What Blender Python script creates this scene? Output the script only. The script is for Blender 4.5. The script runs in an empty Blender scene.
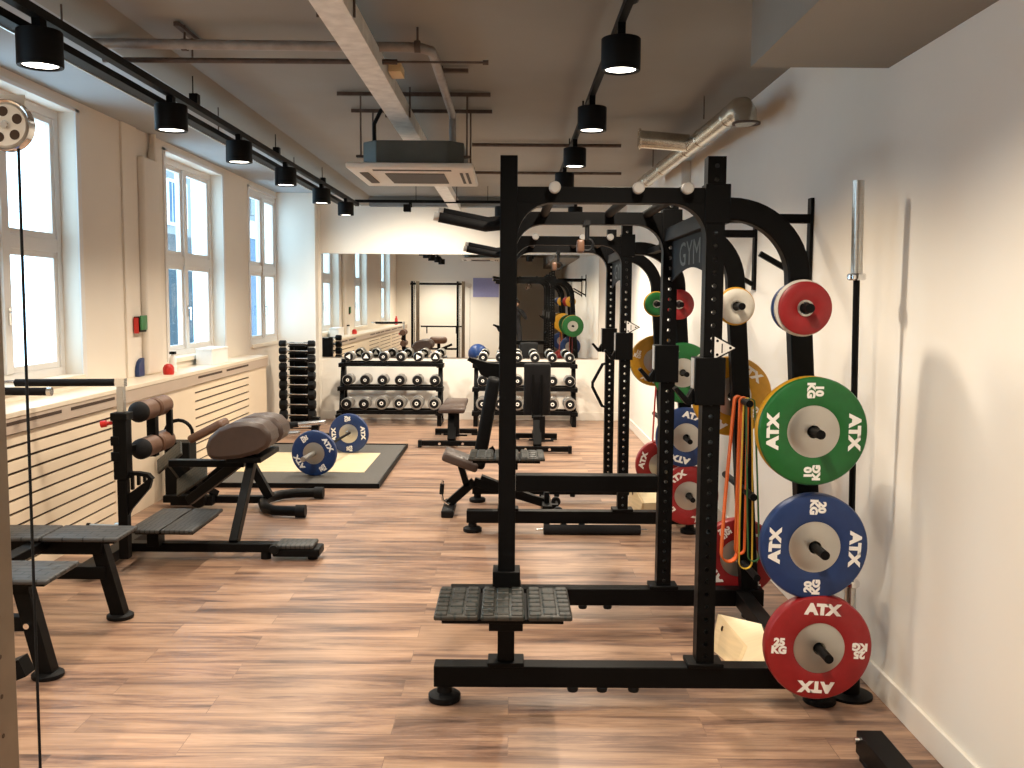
import bpy, bmesh, math, random
from mathutils import Vector, Matrix
R = math.radians
random.seed(7)
scn = bpy.context.scene
col = scn.collection

# ---------------------------------------------------------------- camera
F, H = 960.0, 1.78
cam_d = bpy.data.cameras.new('camera'); cam = bpy.data.objects.new('camera', cam_d); col.objects.link(cam)
cam_d.sensor_fit = 'HORIZONTAL'; cam_d.sensor_width = 36.0; cam_d.lens = 36.0 * F / 1024.0
cam_d.clip_start = 0.02; cam_d.clip_end = 300
P_, A_, RO = R(5.0), R(0.094), R(0.4)
fw = Vector((math.sin(A_) * math.cos(P_), math.cos(A_) * math.cos(P_), -math.sin(P_)))
rt = Vector((math.cos(A_), -math.sin(A_), 0)); up = rt.cross(fw)
r2 = math.cos(RO) * rt + math.sin(RO) * up
u2 = -math.sin(RO) * rt + math.cos(RO) * up
M = Matrix((r2, u2, -fw)).transposed().to_4x4(); M.translation = (0, 0, H)
cam.matrix_world = M
scn.camera = cam

# ---------------------------------------------------------------- world, exposure
scn.view_settings.view_transform = 'Standard'; scn.view_settings.look = 'None'
scn.view_settings.gamma = 1.0; scn.view_settings.use_curve_mapping = False
scn.view_settings.exposure = -0.16
w = bpy.data.worlds.new('daylight'); scn.world = w; w.use_nodes = True
bg = w.node_tree.nodes['Background']; bg.inputs[0].default_value = (0.56, 0.79, 1.0, 1); bg.inputs[1].default_value = 7.0
SPOT_W = 165.0
SPOT_C = (1.0, 0.865, 0.69)
scn.cycles.use_denoising = True
scn.cycles.max_bounces = 10; scn.cycles.diffuse_bounces = 5; scn.cycles.glossy_bounces = 5
scn.cycles.transparent_max_bounces = 12
scn.cycles.sample_clamp_indirect = 6.0
scn.cycles.caustics_reflective = False; scn.cycles.caustics_refractive = False

# ---------------------------------------------------------------- materials
def nodes(name):
    m = bpy.data.materials.new(name); m.use_nodes = True
    nt = m.node_tree; b = nt.nodes['Principled BSDF']
    return m, nt, b
def mat(name, c, rough=0.5, metal=0.0, noise=0.0, nscale=20.0, bump=0.0, bscale=60.0, spec=0.5, stretch=(1, 1, 1)):
    m, nt, b = nodes(name)
    b.inputs['Base Color'].default_value = (*c, 1); b.inputs['Roughness'].default_value = rough
    b.inputs['Metallic'].default_value = metal
    b.inputs['Specular IOR Level'].default_value = spec
    tc = nt.nodes.new('ShaderNodeTexCoord'); mp = nt.nodes.new('ShaderNodeMapping'); mp.inputs['Scale'].default_value = stretch
    nt.links.new(tc.outputs['Object'], mp.inputs[0])
    if noise:
        n = nt.nodes.new('ShaderNodeTexNoise'); n.inputs['Scale'].default_value = nscale; n.inputs['Detail'].default_value = 5
        nt.links.new(mp.outputs[0], n.inputs['Vector'])
        r = nt.nodes.new('ShaderNodeValToRGB')
        r.color_ramp.elements[0].position = 0.3; r.color_ramp.elements[1].position = 0.7
        r.color_ramp.elements[0].color = (*[x * (1 - noise) for x in c], 1)
        r.color_ramp.elements[1].color = (*[min(1, x * (1 + noise)) for x in c], 1)
        nt.links.new(n.outputs['Fac'], r.inputs[0]); nt.links.new(r.outputs[0], b.inputs['Base Color'])
    if bump:
        n2 = nt.nodes.new('ShaderNodeTexNoise'); n2.inputs['Scale'].default_value = bscale; n2.inputs['Detail'].default_value = 4
        nt.links.new(mp.outputs[0], n2.inputs['Vector'])
        bp = nt.nodes.new('ShaderNodeBump'); bp.inputs['Strength'].default_value = bump; bp.inputs['Distance'].default_value = 0.01
        nt.links.new(n2.outputs['Fac'], bp.inputs['Height']); nt.links.new(bp.outputs[0], b.inputs['Normal'])
    return m
def emit(name, c, s):
    m, nt, b = nodes(name)
    b.inputs['Base Color'].default_value = (*c, 1); b.inputs['Emission Color'].default_value = (*c, 1)
    b.inputs['Emission Strength'].default_value = s
    return m
def floor_mat():
    m, nt, b = nodes('oak_plank_floor')
    L = nt.links.new; N = nt.nodes.new
    tc = N('ShaderNodeTexCoord')
    br = N('ShaderNodeTexBrick'); br.offset = 0.37; br.offset_frequency = 2; br.squash = 1.0
    br.inputs['Scale'].default_value = 1.0; br.inputs['Brick Width'].default_value = 1.30; br.inputs['Row Height'].default_value = 0.19
    br.inputs['Mortar Size'].default_value = 0.0016; br.inputs['Mortar Smooth'].default_value = 0.2; br.inputs['Bias'].default_value = 0.0
    br.inputs['Color1'].default_value = (0, 0, 0, 1); br.inputs['Color2'].default_value = (1, 1, 1, 1); br.inputs['Mortar'].default_value = (0.4, 0.4, 0.4, 1)
    L(tc.outputs['Object'], br.inputs['Vector'])
    # per-plank shift of the grain
    sc = N('ShaderNodeVectorMath'); sc.operation = 'SCALE'; sc.inputs['Scale'].default_value = 37.0
    L(br.outputs['Color'], sc.inputs[0])
    ad = N('ShaderNodeVectorMath'); ad.operation = 'ADD'; L(tc.outputs['Object'], ad.inputs[0]); L(sc.outputs[0], ad.inputs[1])
    mp = N('ShaderNodeMapping'); mp.inputs['Scale'].default_value = (0.75, 6.5, 1.0); L(ad.outputs[0], mp.inputs[0])
    n = N('ShaderNodeTexNoise'); n.inputs['Scale'].default_value = 1.3; n.inputs['Detail'].default_value = 7; n.inputs['Roughness'].default_value = 0.68; n.inputs['Distortion'].default_value = 0.6
    L(mp.outputs[0], n.inputs['Vector'])
    rp = N('ShaderNodeValToRGB'); e = rp.color_ramp.elements
    e[0].position = 0.335; e[0].color = (0.088, 0.052, 0.040, 1)
    e[1].position = 0.66; e[1].color = (0.47, 0.298, 0.200, 1)
    x = e.new(0.455); x.color = (0.255, 0.150, 0.104, 1)
    x = e.new(0.545); x.color = (0.385, 0.238, 0.155, 1)
    L(n.outputs['Fac'], rp.inputs[0])
    mp2 = N('ShaderNodeMapping'); mp2.inputs['Scale'].default_value = (2.5, 90.0, 1.0); L(ad.outputs[0], mp2.inputs[0])
    n2 = N('ShaderNodeTexNoise'); n2.inputs['Scale'].default_value = 1.5; n2.inputs['Detail'].default_value = 3
    L(mp2.outputs[0], n2.inputs['Vector'])
    fr = N('ShaderNodeMapRange'); fr.inputs[1].default_value = 0.3; fr.inputs[2].default_value = 0.7; fr.inputs[3].default_value = 0.80; fr.inputs[4].default_value = 1.12
    L(n2.outputs['Fac'], fr.inputs[0])
    mx = N('ShaderNodeMix'); mx.data_type = 'RGBA'; mx.blend_type = 'MULTIPLY'; mx.inputs[0].default_value = 1.0
    L(rp.outputs[0], mx.inputs[6]); L(fr.outputs[0], mx.inputs[7])
    # plank tint
    tn = N('ShaderNodeMapRange'); tn.inputs[3].default_value = 0.86; tn.inputs[4].default_value = 1.12; L(br.outputs['Color'], tn.inputs[0])
    mx2 = N('ShaderNodeMix'); mx2.data_type = 'RGBA'; mx2.blend_type = 'MULTIPLY'; mx2.inputs[0].default_value = 1.0
    L(mx.outputs[2], mx2.inputs[6]); L(tn.outputs[0], mx2.inputs[7])
    mx3 = N('ShaderNodeMix'); mx3.data_type = 'RGBA'; mx3.inputs[7].default_value = (0.13, 0.075, 0.05, 1)
    fm = N('ShaderNodeMath'); fm.operation = 'MULTIPLY'; fm.inputs[1].default_value = 0.55; L(br.outputs['Fac'], fm.inputs[0])
    L(fm.outputs[0], mx3.inputs[0]); L(mx2.outputs[2], mx3.inputs[6])
    L(mx3.outputs[2], b.inputs['Base Color'])
    b.inputs['Roughness'].default_value = 0.36; b.inputs['Specular IOR Level'].default_value = 0.5
    bp = N('ShaderNodeBump'); bp.inputs['Strength'].default_value = 0.12; bp.inputs['Distance'].default_value = 0.004
    L(n2.outputs['Fac'], bp.inputs['Height']); L(bp.outputs[0], b.inputs['Normal'])
    return m
def tile_mat(name, c, groove, w_=0.09, h_=0.03):
    """rubber with moulded brick-like grooves"""
    m, nt, b = nodes(name); L = nt.links.new; N = nt.nodes.new
    tc = N('ShaderNodeTexCoord'); br = N('ShaderNodeTexBrick')
    br.inputs['Scale'].default_value = 1.0; br.inputs['Brick Width'].default_value = w_; br.inputs['Row Height'].default_value = h_
    br.inputs['Mortar Size'].default_value = 0.0055; br.inputs['Mortar Smooth'].default_value = 0.2
    br.inputs['Color1'].default_value = (*c, 1); br.inputs['Color2'].default_value = (*[k * 1.25 for k in c], 1); br.inputs['Mortar'].default_value = (*groove, 1)
    L(tc.outputs['Object'], br.inputs['Vector']); L(br.outputs['Color'], b.inputs['Base Color'])
    b.inputs['Roughness'].default_value = 0.5
    bp = N('ShaderNodeBump'); bp.inputs['Strength'].default_value = 0.8; bp.inputs['Distance'].default_value = 0.004; bp.invert = True
    L(br.outputs['Fac'], bp.inputs['Height']); L(bp.outputs[0], b.inputs['Normal'])
    return m
def glass_mat():
    m = bpy.data.materials.new('window_glass'); m.use_nodes = True; nt = m.node_tree; nt.nodes.clear()
    o = nt.nodes.new('ShaderNodeOutputMaterial'); t = nt.nodes.new('ShaderNodeBsdfTransparent'); g = nt.nodes.new('ShaderNodeBsdfGlossy')
    g.inputs['Roughness'].default_value = 0.02; t.inputs[0].default_value = (0.93, 0.98, 0.98, 1)
    lw = nt.nodes.new('ShaderNodeLayerWeight'); pw = nt.nodes.new('ShaderNodeMath'); pw.operation = 'POWER'; pw.inputs[1].default_value = 6.0; nt.links.new(lw.outputs['Facing'], pw.inputs[0])
    fr = nt.nodes.new('ShaderNodeMath'); fr.operation = 'MULTIPLY_ADD'; fr.inputs[1].default_value = 0.55; fr.inputs[2].default_value = 0.03; nt.links.new(pw.outputs[0], fr.inputs[0]); mx = nt.nodes.new('ShaderNodeMixShader')
    nt.links.new(fr.outputs[0], mx.inputs[0]); nt.links.new(t.outputs[0], mx.inputs[1]); nt.links.new(g.outputs[0], mx.inputs[2]); nt.links.new(mx.outputs[0], o.inputs[0])
    return m
M_floor = floor_mat()
M_wall = mat('white_wall_paint', (0.81, 0.765, 0.69), 0.75, noise=0.02, nscale=1.5, bump=0.05, bscale=220)
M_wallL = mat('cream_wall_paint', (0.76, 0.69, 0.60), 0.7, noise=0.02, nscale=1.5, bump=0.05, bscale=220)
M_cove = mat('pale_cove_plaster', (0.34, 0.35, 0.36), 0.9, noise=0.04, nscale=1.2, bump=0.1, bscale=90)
M_ceil = mat('grey_ceiling_plaster', (0.26, 0.245, 0.22), 0.9, noise=0.06, nscale=1.2, bump=0.1, bscale=90)
M_trimw = mat('white_gloss_trim', (0.80, 0.76, 0.69), 0.4, noise=0.01)
M_frame = mat('window_frame_white', (0.74, 0.71, 0.68), 0.4, noise=0.01)
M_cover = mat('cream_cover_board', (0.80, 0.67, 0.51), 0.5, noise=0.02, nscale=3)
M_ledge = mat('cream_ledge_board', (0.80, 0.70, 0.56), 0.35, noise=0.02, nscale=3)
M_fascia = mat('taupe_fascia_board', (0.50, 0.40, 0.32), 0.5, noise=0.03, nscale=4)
M_slot = mat('dark_opening_shade', (0.06, 0.035, 0.022), 0.9, noise=0.05)  # near-black stands in for the shade inside slots, gaps and holes
M_black = mat('black_powder_coat', (0.0018, 0.0018, 0.002), 0.46, noise=0.15, nscale=40, bump=0.03, bscale=500, spec=0.13)
M_blackm = mat('matte_black_metal', (0.0022, 0.0022, 0.0026), 0.55, noise=0.1, nscale=30, spec=0.14)
M_rubber = mat('black_rubber', (0.0035, 0.0035, 0.004), 0.6, spec=0.2, noise=0.2, nscale=60, bump=0.1, bscale=300)
M_foam = mat('black_foam', (0.007, 0.007, 0.008), 0.75, spec=0.2, noise=0.2, nscale=90, bump=0.2, bscale=500)
M_step = tile_mat('step_rubber_tiles', (0.022, 0.020, 0.016), (0.005, 0.011, 0.01), 0.055, 0.04)
M_stepr = tile_mat('ribbed_step_rubber', (0.030, 0.029, 0.028), (0.003, 0.005, 0.005), 0.032, 0.22)
M_stepg = tile_mat('grey_step_rubber', (0.034, 0.033, 0.033), (0.003, 0.005, 0.005), 0.11, 0.05)
M_brown = mat('brown_vinyl', (0.056, 0.034, 0.026), 0.42, noise=0.12, nscale=12, bump=0.12, bscale=250)
M_brownl = mat('tan_brown_vinyl', (0.12, 0.058, 0.033), 0.45, noise=0.12, nscale=12, bump=0.12, bscale=250)
M_chrome = mat('chrome', (0.78, 0.78, 0.77), 0.16, 1.0, noise=0.03)
M_steel = mat('brushed_steel', (0.58, 0.57, 0.54), 0.34, 1.0, noise=0.06, nscale=20, stretch=(1, 1, 12))
M_hub = mat('machined_hub_steel', (0.50, 0.48, 0.44), 0.32, 0.9, noise=0.05, nscale=8)
M_galv = mat('galvanised_steel', (0.60, 0.58, 0.51), 0.27, 1.0, noise=0.18, nscale=9, bump=0.08, bscale=30)
M_tray = mat('galvanised_tray', (0.72, 0.70, 0.66), 0.5, 0.15, noise=0.15, nscale=12)
M_pipe = mat('grey_pipe', (0.30, 0.27, 0.25), 0.5, 0.3, noise=0.15, nscale=15)
M_dkpipe = mat('rusty_dark_pipe', (0.085, 0.058, 0.046), 0.65, 0.2, noise=0.25, nscale=20)
M_acbox = mat('ac_grey_green_metal', (0.085, 0.092, 0.085), 0.5, 0.3, noise=0.15, nscale=6)
M_acpanel = mat('ac_white_plastic', (0.72, 0.69, 0.63), 0.45, noise=0.02)
M_dark = mat('dark_grille', (0.06, 0.05, 0.04), 0.7, noise=0.1)
M_white = mat('white_ink', (0.82, 0.80, 0.76), 0.5, noise=0.02)
M_cap = mat('light_grey_cap', (0.52, 0.50, 0.47), 0.45, 0.3, noise=0.05)
M_lit = mat('lamp_reflector', (0.9, 0.9, 0.9), 0.3, noise=0.01)
M_glow = emit('lamp_diffuser_glow', (1.0, 0.93, 0.82), 9.0)
M_red = mat('red_bumper_rubber', (0.25, 0.008, 0.010), 0.42, noise=0.08, nscale=30)
M_blue = mat('blue_bumper_rubber', (0.006, 0.028, 0.115), 0.42, noise=0.08, nscale=30)
M_green = mat('green_bumper_rubber', (0.004, 0.105, 0.018), 0.42, noise=0.08, nscale=30)
M_yel = mat('yellow_bumper_rubber', (0.50, 0.25, 0.008), 0.42, noise=0.08, nscale=30)
M_wht = mat('white_bumper_rubber', (0.62, 0.58, 0.50), 0.45, noise=0.06, nscale=30)
M_orange = mat('orange_latex', (0.75, 0.14, 0.02), 0.5, noise=0.08)
M_yellow = mat('yellow_latex', (0.75, 0.48, 0.05), 0.5, noise=0.08)
M_greenl = mat('dark_green_latex', (0.02, 0.12, 0.035), 0.5, noise=0.08)
M_redl = mat('red_latex', (0.50, 0.025, 0.02), 0.5, noise=0.08)
M_wood = mat('birch_plywood', (0.66, 0.49, 0.27), 0.5, noise=0.12, nscale=3, stretch=(1, 1, 14))
M_platw = mat('platform_maple', (0.74, 0.60, 0.38), 0.4, noise=0.08, nscale=2.5, stretch=(1.2, 12, 1))
M_platr = mat('platform_rubber', (0.085, 0.078, 0.07), 0.8, noise=0.25, nscale=120, bump=0.1, bscale=400)
M_dbsil = mat('dumbbell_grey_steel', (0.40, 0.385, 0.36), 0.32, 0.75, noise=0.05)
M_mirror = mat('mirror_silver', (0.86, 0.88, 0.87), 0.005, 1.0)
M_glass = glass_mat()
M_redp = mat('red_plastic', (0.55, 0.02, 0.015), 0.35, noise=0.05)
M_bluep = mat('blue_ball_vinyl', (0.02, 0.075, 0.30), 0.4, noise=0.05)
M_purple = mat('lilac_wall_panel', (0.30, 0.30, 0.52), 0.6, noise=0.03)
M_grnp = mat('green_plastic', (0.03, 0.17, 0.05), 0.4, noise=0.05)
M_paper = mat('white_card', (0.85, 0.84, 0.82), 0.6, noise=0.02)
M_tan = mat('warm_lit_metal_post', (0.20, 0.155, 0.11), 0.38, 0.55, noise=0.12, nscale=8)  # tan comes from warm light on the posts, put into the colour
M_skin = mat('skin', (0.55, 0.33, 0.23), 0.55, noise=0.05)
M_hair = mat('dark_hair', (0.02, 0.014, 0.01), 0.6, noise=0.2)
M_shirt = mat('dark_cotton', (0.03, 0.03, 0.035), 0.85, noise=0.1)
M_jean = mat('dark_trousers', (0.025, 0.027, 0.035), 0.85, noise=0.1)
M_plast = mat('grey_render', (0.16, 0.17, 0.18), 0.8, noise=0.1)
M_teal = mat('dark_teal_wall', (0.003, 0.016, 0.027), 0.7, noise=0.5, nscale=6, stretch=(1, 1, 0.4))
M_bluew = mat('pale_blue_render', (0.03, 0.075, 0.14), 0.8, noise=0.15, nscale=2)

# ---------------------------------------------------------------- geometry builder
def frame_of(d):
    d = Vector(d).normalized()
    a = Vector((0, 0, 1)) if abs(d.z) < 0.9 else Vector((0, 1, 0))
    s = a.cross(d).normalized(); t = d.cross(s).normalized()
    return d, s, t
class B:
    def __init__(s): s.bm = bmesh.new()
    def _hull(s, vs, faces):
        v = [s.bm.verts.new(p) for p in vs]
        for f in faces:
            try: s.bm.faces.new([v[i] for i in f])
            except ValueError: pass
        return s
    def box(s, x0, x1, y0, y1, z0, z1):
        vs = [(x, y, z) for z in (z0, z1) for y in (y0, y1) for x in (x0, x1)]
        return s._hull(vs, [(0, 2, 3, 1), (4, 5, 7, 6), (0, 1, 5, 4), (2, 6, 7, 3), (0, 4, 6, 2), (1, 3, 7, 5)])
    def rbox(s, x0, x1, y0, y1, z0, z1, r, seg=3, mtx=None):
        t = bmesh.new()
        bmesh.ops.create_cube(t, size=1)
        for v in t.verts: v.co = Vector(((x0 + x1) / 2 + v.co.x * (x1 - x0), (y0 + y1) / 2 + v.co.y * (y1 - y0), (z0 + z1) / 2 + v.co.z * (z1 - z0)))
        r = min(r, 0.49 * min(x1 - x0, y1 - y0, z1 - z0))
        bmesh.ops.bevel(t, geom=list(t.edges), offset=r, segments=seg, profile=0.5, affect='EDGES')
        return s.merge(t, mtx)
    def merge(s, t, mtx=None):
        if mtx: bmesh.ops.transform(t, matrix=mtx, verts=t.verts)
        mp = {v: s.bm.verts.new(v.co) for v in t.verts}
        for f in t.faces:
            try: s.bm.faces.new([mp[v] for v in f.verts])
            except ValueError: pass
        t.free(); return s
    def beam(s, p, q, w, h, upv=None):
        p, q = Vector(p), Vector(q); d, a, b = frame_of(q - p)
        if upv is not None:
            a = Vector(upv).cross(d).normalized(); b = d.cross(a).normalized()
        vs = [c + a * i * w / 2 + b * j * h / 2 for c in (p, q) for i, j in ((-1, -1), (1, -1), (1, 1), (-1, 1))]
        return s._hull(vs, [(3, 2, 1, 0), (4, 5, 6, 7), (0, 1, 5, 4), (1, 2, 6, 5), (2, 3, 7, 6), (3, 0, 4, 7)])
    def cyl(s, p, q, r, r2=None, n=20):
        p, q = Vector(p), Vector(q); d, a, b = frame_of(q - p); r2 = r if r2 is None else r2
        A = [s.bm.verts.new(p + (a * math.cos(t) + b * math.sin(t)) * r) for t in [2 * math.pi * i / n for i in range(n)]]
        C = [s.bm.verts.new(q + (a * math.cos(t) + b * math.sin(t)) * r2) for t in [2 * math.pi * i / n for i in range(n)]]
        for i in range(n): s.bm.faces.new((A[i], A[(i + 1) % n], C[(i + 1) % n], C[i]))
        s.bm.faces.new(A[::-1]); s.bm.faces.new(C); return s
    def lathe(s, prof, o, axis, n=32, closed=False):
        """prof: list of (radius, along); closed = profile loops back (ring)"""
        o = Vector(o); d, a, b = frame_of(axis)
        rings = []
        for r, h in prof:
            if r < 1e-6: rings.append([s.bm.verts.new(o + d * h)])
            else: rings.append([s.bm.verts.new(o + d * h + (a * math.cos(2 * math.pi * i / n) + b * math.sin(2 * math.pi * i / n)) * r) for i in range(n)])
        pairs = list(zip(rings, rings[1:])) + ([(rings[-1], rings[0])] if closed else [])
        for A, C in pairs:
            for i in range(n):
                j = (i + 1) % n
                if len(A) == 1 and len(C) == 1: continue
                if len(A) == 1: s.bm.faces.new((A[0], C[j], C[i]))
                elif len(C) == 1: s.bm.faces.new((A[i], A[j], C[0]))
                else: s.bm.faces.new((A[i], A[j], C[j], C[i]))
        return s
    def tube(s, pts, r, n=10):
        pts = [Vector(p) for p in pts]; rings = []; a = None
        for i, p in enumerate(pts):
            t = (pts[min(i + 1, len(pts) - 1)] - pts[max(i - 1, 0)]).normalized()
            if a is None: _, a, _ = frame_of(t)
            a = (a - t * a.dot(t)).normalized(); b = t.cross(a)
            rr = r[i] if isinstance(r, (list, tuple)) else r
            rings.append([s.bm.verts.new(p + (a * math.cos(2 * math.pi * k / n) + b * math.sin(2 * math.pi * k / n)) * rr) for k in range(n)])
        for A, C in zip(rings, rings[1:]):
            for i in range(n): s.bm.faces.new((A[i], A[(i + 1) % n], C[(i + 1) % n], C[i]))
        s.bm.faces.new(rings[0][::-1]); s.bm.faces.new(rings[-1]); return s
    def strip(s, pts, w, h, nrm, closed=False):
        """rectangular section swept along a planar path; w in the plane, h along nrm"""
        pts = [Vector(p) for p in pts]; nrm = Vector(nrm).normalized(); k = len(pts); rings = []
        for i, p in enumerate(pts):
            if closed: t = pts[(i + 1) % k] - pts[i - 1]
            else: t = pts[min(i + 1, k - 1)] - pts[max(i - 1, 0)]
            t.normalize(); sd = nrm.cross(t).normalized()
            rings.append([s.bm.verts.new(p + sd * i_ * w / 2 + nrm * j_ * h / 2) for i_, j_ in ((-1, -1), (1, -1), (1, 1), (-1, 1))])
        pr = list(zip(rings, rings[1:])) + ([(rings[-1], rings[0])] if closed else [])
        for A, C in pr:
            for i in range(4): s.bm.faces.new((A[i], A[(i + 1) % 4], C[(i + 1) % 4], C[i]))
        if not closed: s.bm.faces.new(rings[0][::-1]); s.bm.faces.new(rings[-1])
        return s
    def prism(s, poly, ax, a0, a1):
        def P(u, v, a): return {'x': (a, u, v), 'y': (u, a, v), 'z': (u, v, a)}[ax]
        A = [s.bm.verts.new(P(u, v, a0)) for u, v in poly]; C = [s.bm.verts.new(P(u, v, a1)) for u, v in poly]; n = len(poly)
        for i in range(n): s.bm.faces.new((A[i], A[(i + 1) % n], C[(i + 1) % n], C[i]))
        s.bm.faces.new(A[::-1]); s.bm.faces.new(C); return s
    def ball(s, c, r, sc=(1, 1, 1), u=20, v=12):
        t = bmesh.new(); bmesh.ops.create_uvsphere(t, u_segments=u, v_segments=v, radius=r)
        for q in t.verts: q.co = Vector((q.co.x * sc[0], q.co.y * sc[1], q.co.z * sc[2])) + Vector(c)
        return s.merge(t)
    def text(s, body, size, mtx, bold=0.0, ext=0.001, sx=1.0):
        c = bpy.data.curves.new('lettering_curve', 'FONT'); c.body = body; c.size = size; c.align_x = 'CENTER'; c.align_y = 'CENTER'
        c.extrude = ext; c.offset = bold; c.resolution_u = 3; c.space_line = 0.82
        o = bpy.data.objects.new('lettering_curve', c); col.objects.link(o)
        dg = bpy.context.evaluated_depsgraph_get(); dg.update()
        me = bpy.data.meshes.new_from_object(o.evaluated_get(dg))
        t = bmesh.new(); t.from_mesh(me); bpy.data.meshes.remove(me)
        for v in t.verts: v.co.x *= sx
        bpy.data.objects.remove(o); bpy.data.curves.remove(c)
        return s.merge(t, mtx)
    def holed(s, x, y0, y1, z0, z1, w, pitch, hr):
        """square tube along Z at x, holes drilled through in Y every pitch"""
        h = w / 2; n = int((z1 - z0) / pitch); pt = (z1 - z0) / n
        for k in range(n):
            a, b = z0 + k * pt, z0 + (k + 1) * pt; c = (a + b) / 2
            out = [(x + h, c), (x + h, b), (x, b), (x - h, b), (x - h, c), (x - h, a), (x, a), (x + h, a)]
            inn = [(x + hr * math.cos(math.pi / 4 * i), c + hr * math.sin(math.pi / 4 * i)) for i in range(8)]
            vs = [s.bm.verts.new((u, y, v)) for y in (y0, y1) for u, v in out + inn]
            for i in range(8):
                j = (i + 1) % 8
                s.bm.faces.new((vs[i], vs[j], vs[8 + j], vs[8 + i])); s.bm.faces.new((vs[16 + j], vs[16 + i], vs[24 + i], vs[24 + j]))
                s.bm.faces.new((vs[8 + i], vs[8 + j], vs[24 + j], vs[24 + i]))
                if i in (0, 3, 4, 7): s.bm.faces.new((vs[j], vs[i], vs[16 + i], vs[16 + j]))
        return s.box(x - h, x + h, y0, y1, z1, z1 + 0.012)
    def obj(s, name, m, parent=None, org=(0, 0, 0), bevel=0.0, angle=35):
        bmesh.ops.recalc_face_normals(s.bm, faces=s.bm.faces)
        bmesh.ops.translate(s.bm, vec=-Vector(org), verts=s.bm.verts)
        me = bpy.data.meshes.new(name); s.bm.to_mesh(me); s.bm.free()
        me.materials.append(m)
        for p in me.polygons: p.use_smooth = True
        me.set_sharp_from_angle(angle=R(angle))
        o = bpy.data.objects.new(name, me); col.objects.link(o)
        if parent: o.parent = parent
        if bevel:
            bv = o.modifiers.new('bevel', 'BEVEL'); bv.width = bevel; bv.segments = 2; bv.limit_method = 'ANGLE'; bv.angle_limit = R(40)
        return o
ORG = {}
def thing(name, label, cat, loc=(0, 0, 0), group=None, rot=(0, 0, 0)):
    o = bpy.data.objects.new(name, None); col.objects.link(o); o.location = loc; o.rotation_euler = rot; o.empty_display_size = 0.1
    o['label'] = label; o['category'] = cat
    if group: o['group'] = group
    ORG[o.name] = Vector(loc) if rot == (0, 0, 0) else Vector((0, 0, 0))
    return o
def part(name, b, m, t, label=None, bevel=0.0):
    o = b.obj(name, m, t, ORG[t.name], bevel)
    ORG[o.name] = ORG[t.name]
    if label: o['label'] = label
    return o
def solo(name, b, m, label, cat, loc=(0, 0, 0), group=None, bevel=0.0):
    o = b.obj(name, m, None, loc, bevel); o.location = loc; o['label'] = label; o['category'] = cat
    if group: o['group'] = group
    ORG[o.name] = Vector(loc)
    return o
def struct(name, b, m, bevel=0.0):
    o = b.obj(name, m, None, (0, 0, 0), bevel); o['kind'] = 'structure'; ORG[o.name] = Vector((0, 0, 0)); return o
def dup(t, loc, rot=None, label=None, group=None):
    r = t.copy(); col.objects.link(r); r.location = loc
    if rot is not None: r.rotation_euler = rot
    if label: r['label'] = label
    if group: r['group'] = group
    for ch in list(t.children):
        c = ch.copy(); col.objects.link(c); c.parent = r
        for g in ch.children:
            d = g.copy(); col.objects.link(d); d.parent = c
    return r
ORD = ['first', 'second', 'third', 'fourth', 'fifth', 'sixth', 'seventh', 'eighth', 'ninth', 'tenth']

# ================================================================ ROOM
XL, XR, YB, YR = -3.38, 1.69, 14.2, -.05
ZC, ZL = 3.20, 3.29
struct('floor', B().box(-3.7, 1.9, -4.2, YB + .2, -.1, 0), M_floor)
struct('wall_back', B().box(-3.7, 1.9, YB, YB + .2, 0, 3.5), M_wall)
struct('wall_right', B().box(XR, XR + .2, -4.2, YB, 0, 3.5), M_wall)
struct('wall_rear', B().box(XL, -.35, YR - .2, YR, 0, 3.4), M_wall)
struct('wall_hall', B().box(-1.6, XR, -4.2, -4.0, 0, 3.4).box(-1.8, -1.6, -4.2, YR - .2, 0, 3.4), M_wall)
struct('ceiling', B().box(-2.0, XR, -4.2, YB, ZC, ZC + .3), M_ceil)
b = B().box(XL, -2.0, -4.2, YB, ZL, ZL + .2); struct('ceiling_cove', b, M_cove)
struct('ceiling_soffit', B().box(1.07, XR, -4.2, 4.42, 2.83, ZC), M_ceil)
struct('wall_pier', B().box(XL, -2.83, 13.95, YB, 0, ZL), M_wall)
struct('baseboard_right', B().box(XR - .016, XR, 1.0, YB, 0, .125), M_trimw, .003)
struct('baseboard_back', B().box(-2.83, XR - .016, YB - .016, YB, 0, .125).box(XL, -2.83, 13.934, 13.95, 0, .125), M_trimw, .003)
struct('trim_1', B().box(-2.83, -2.79, YB - .03, YB, .125, 3.2), M_trimw, .003)

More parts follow.
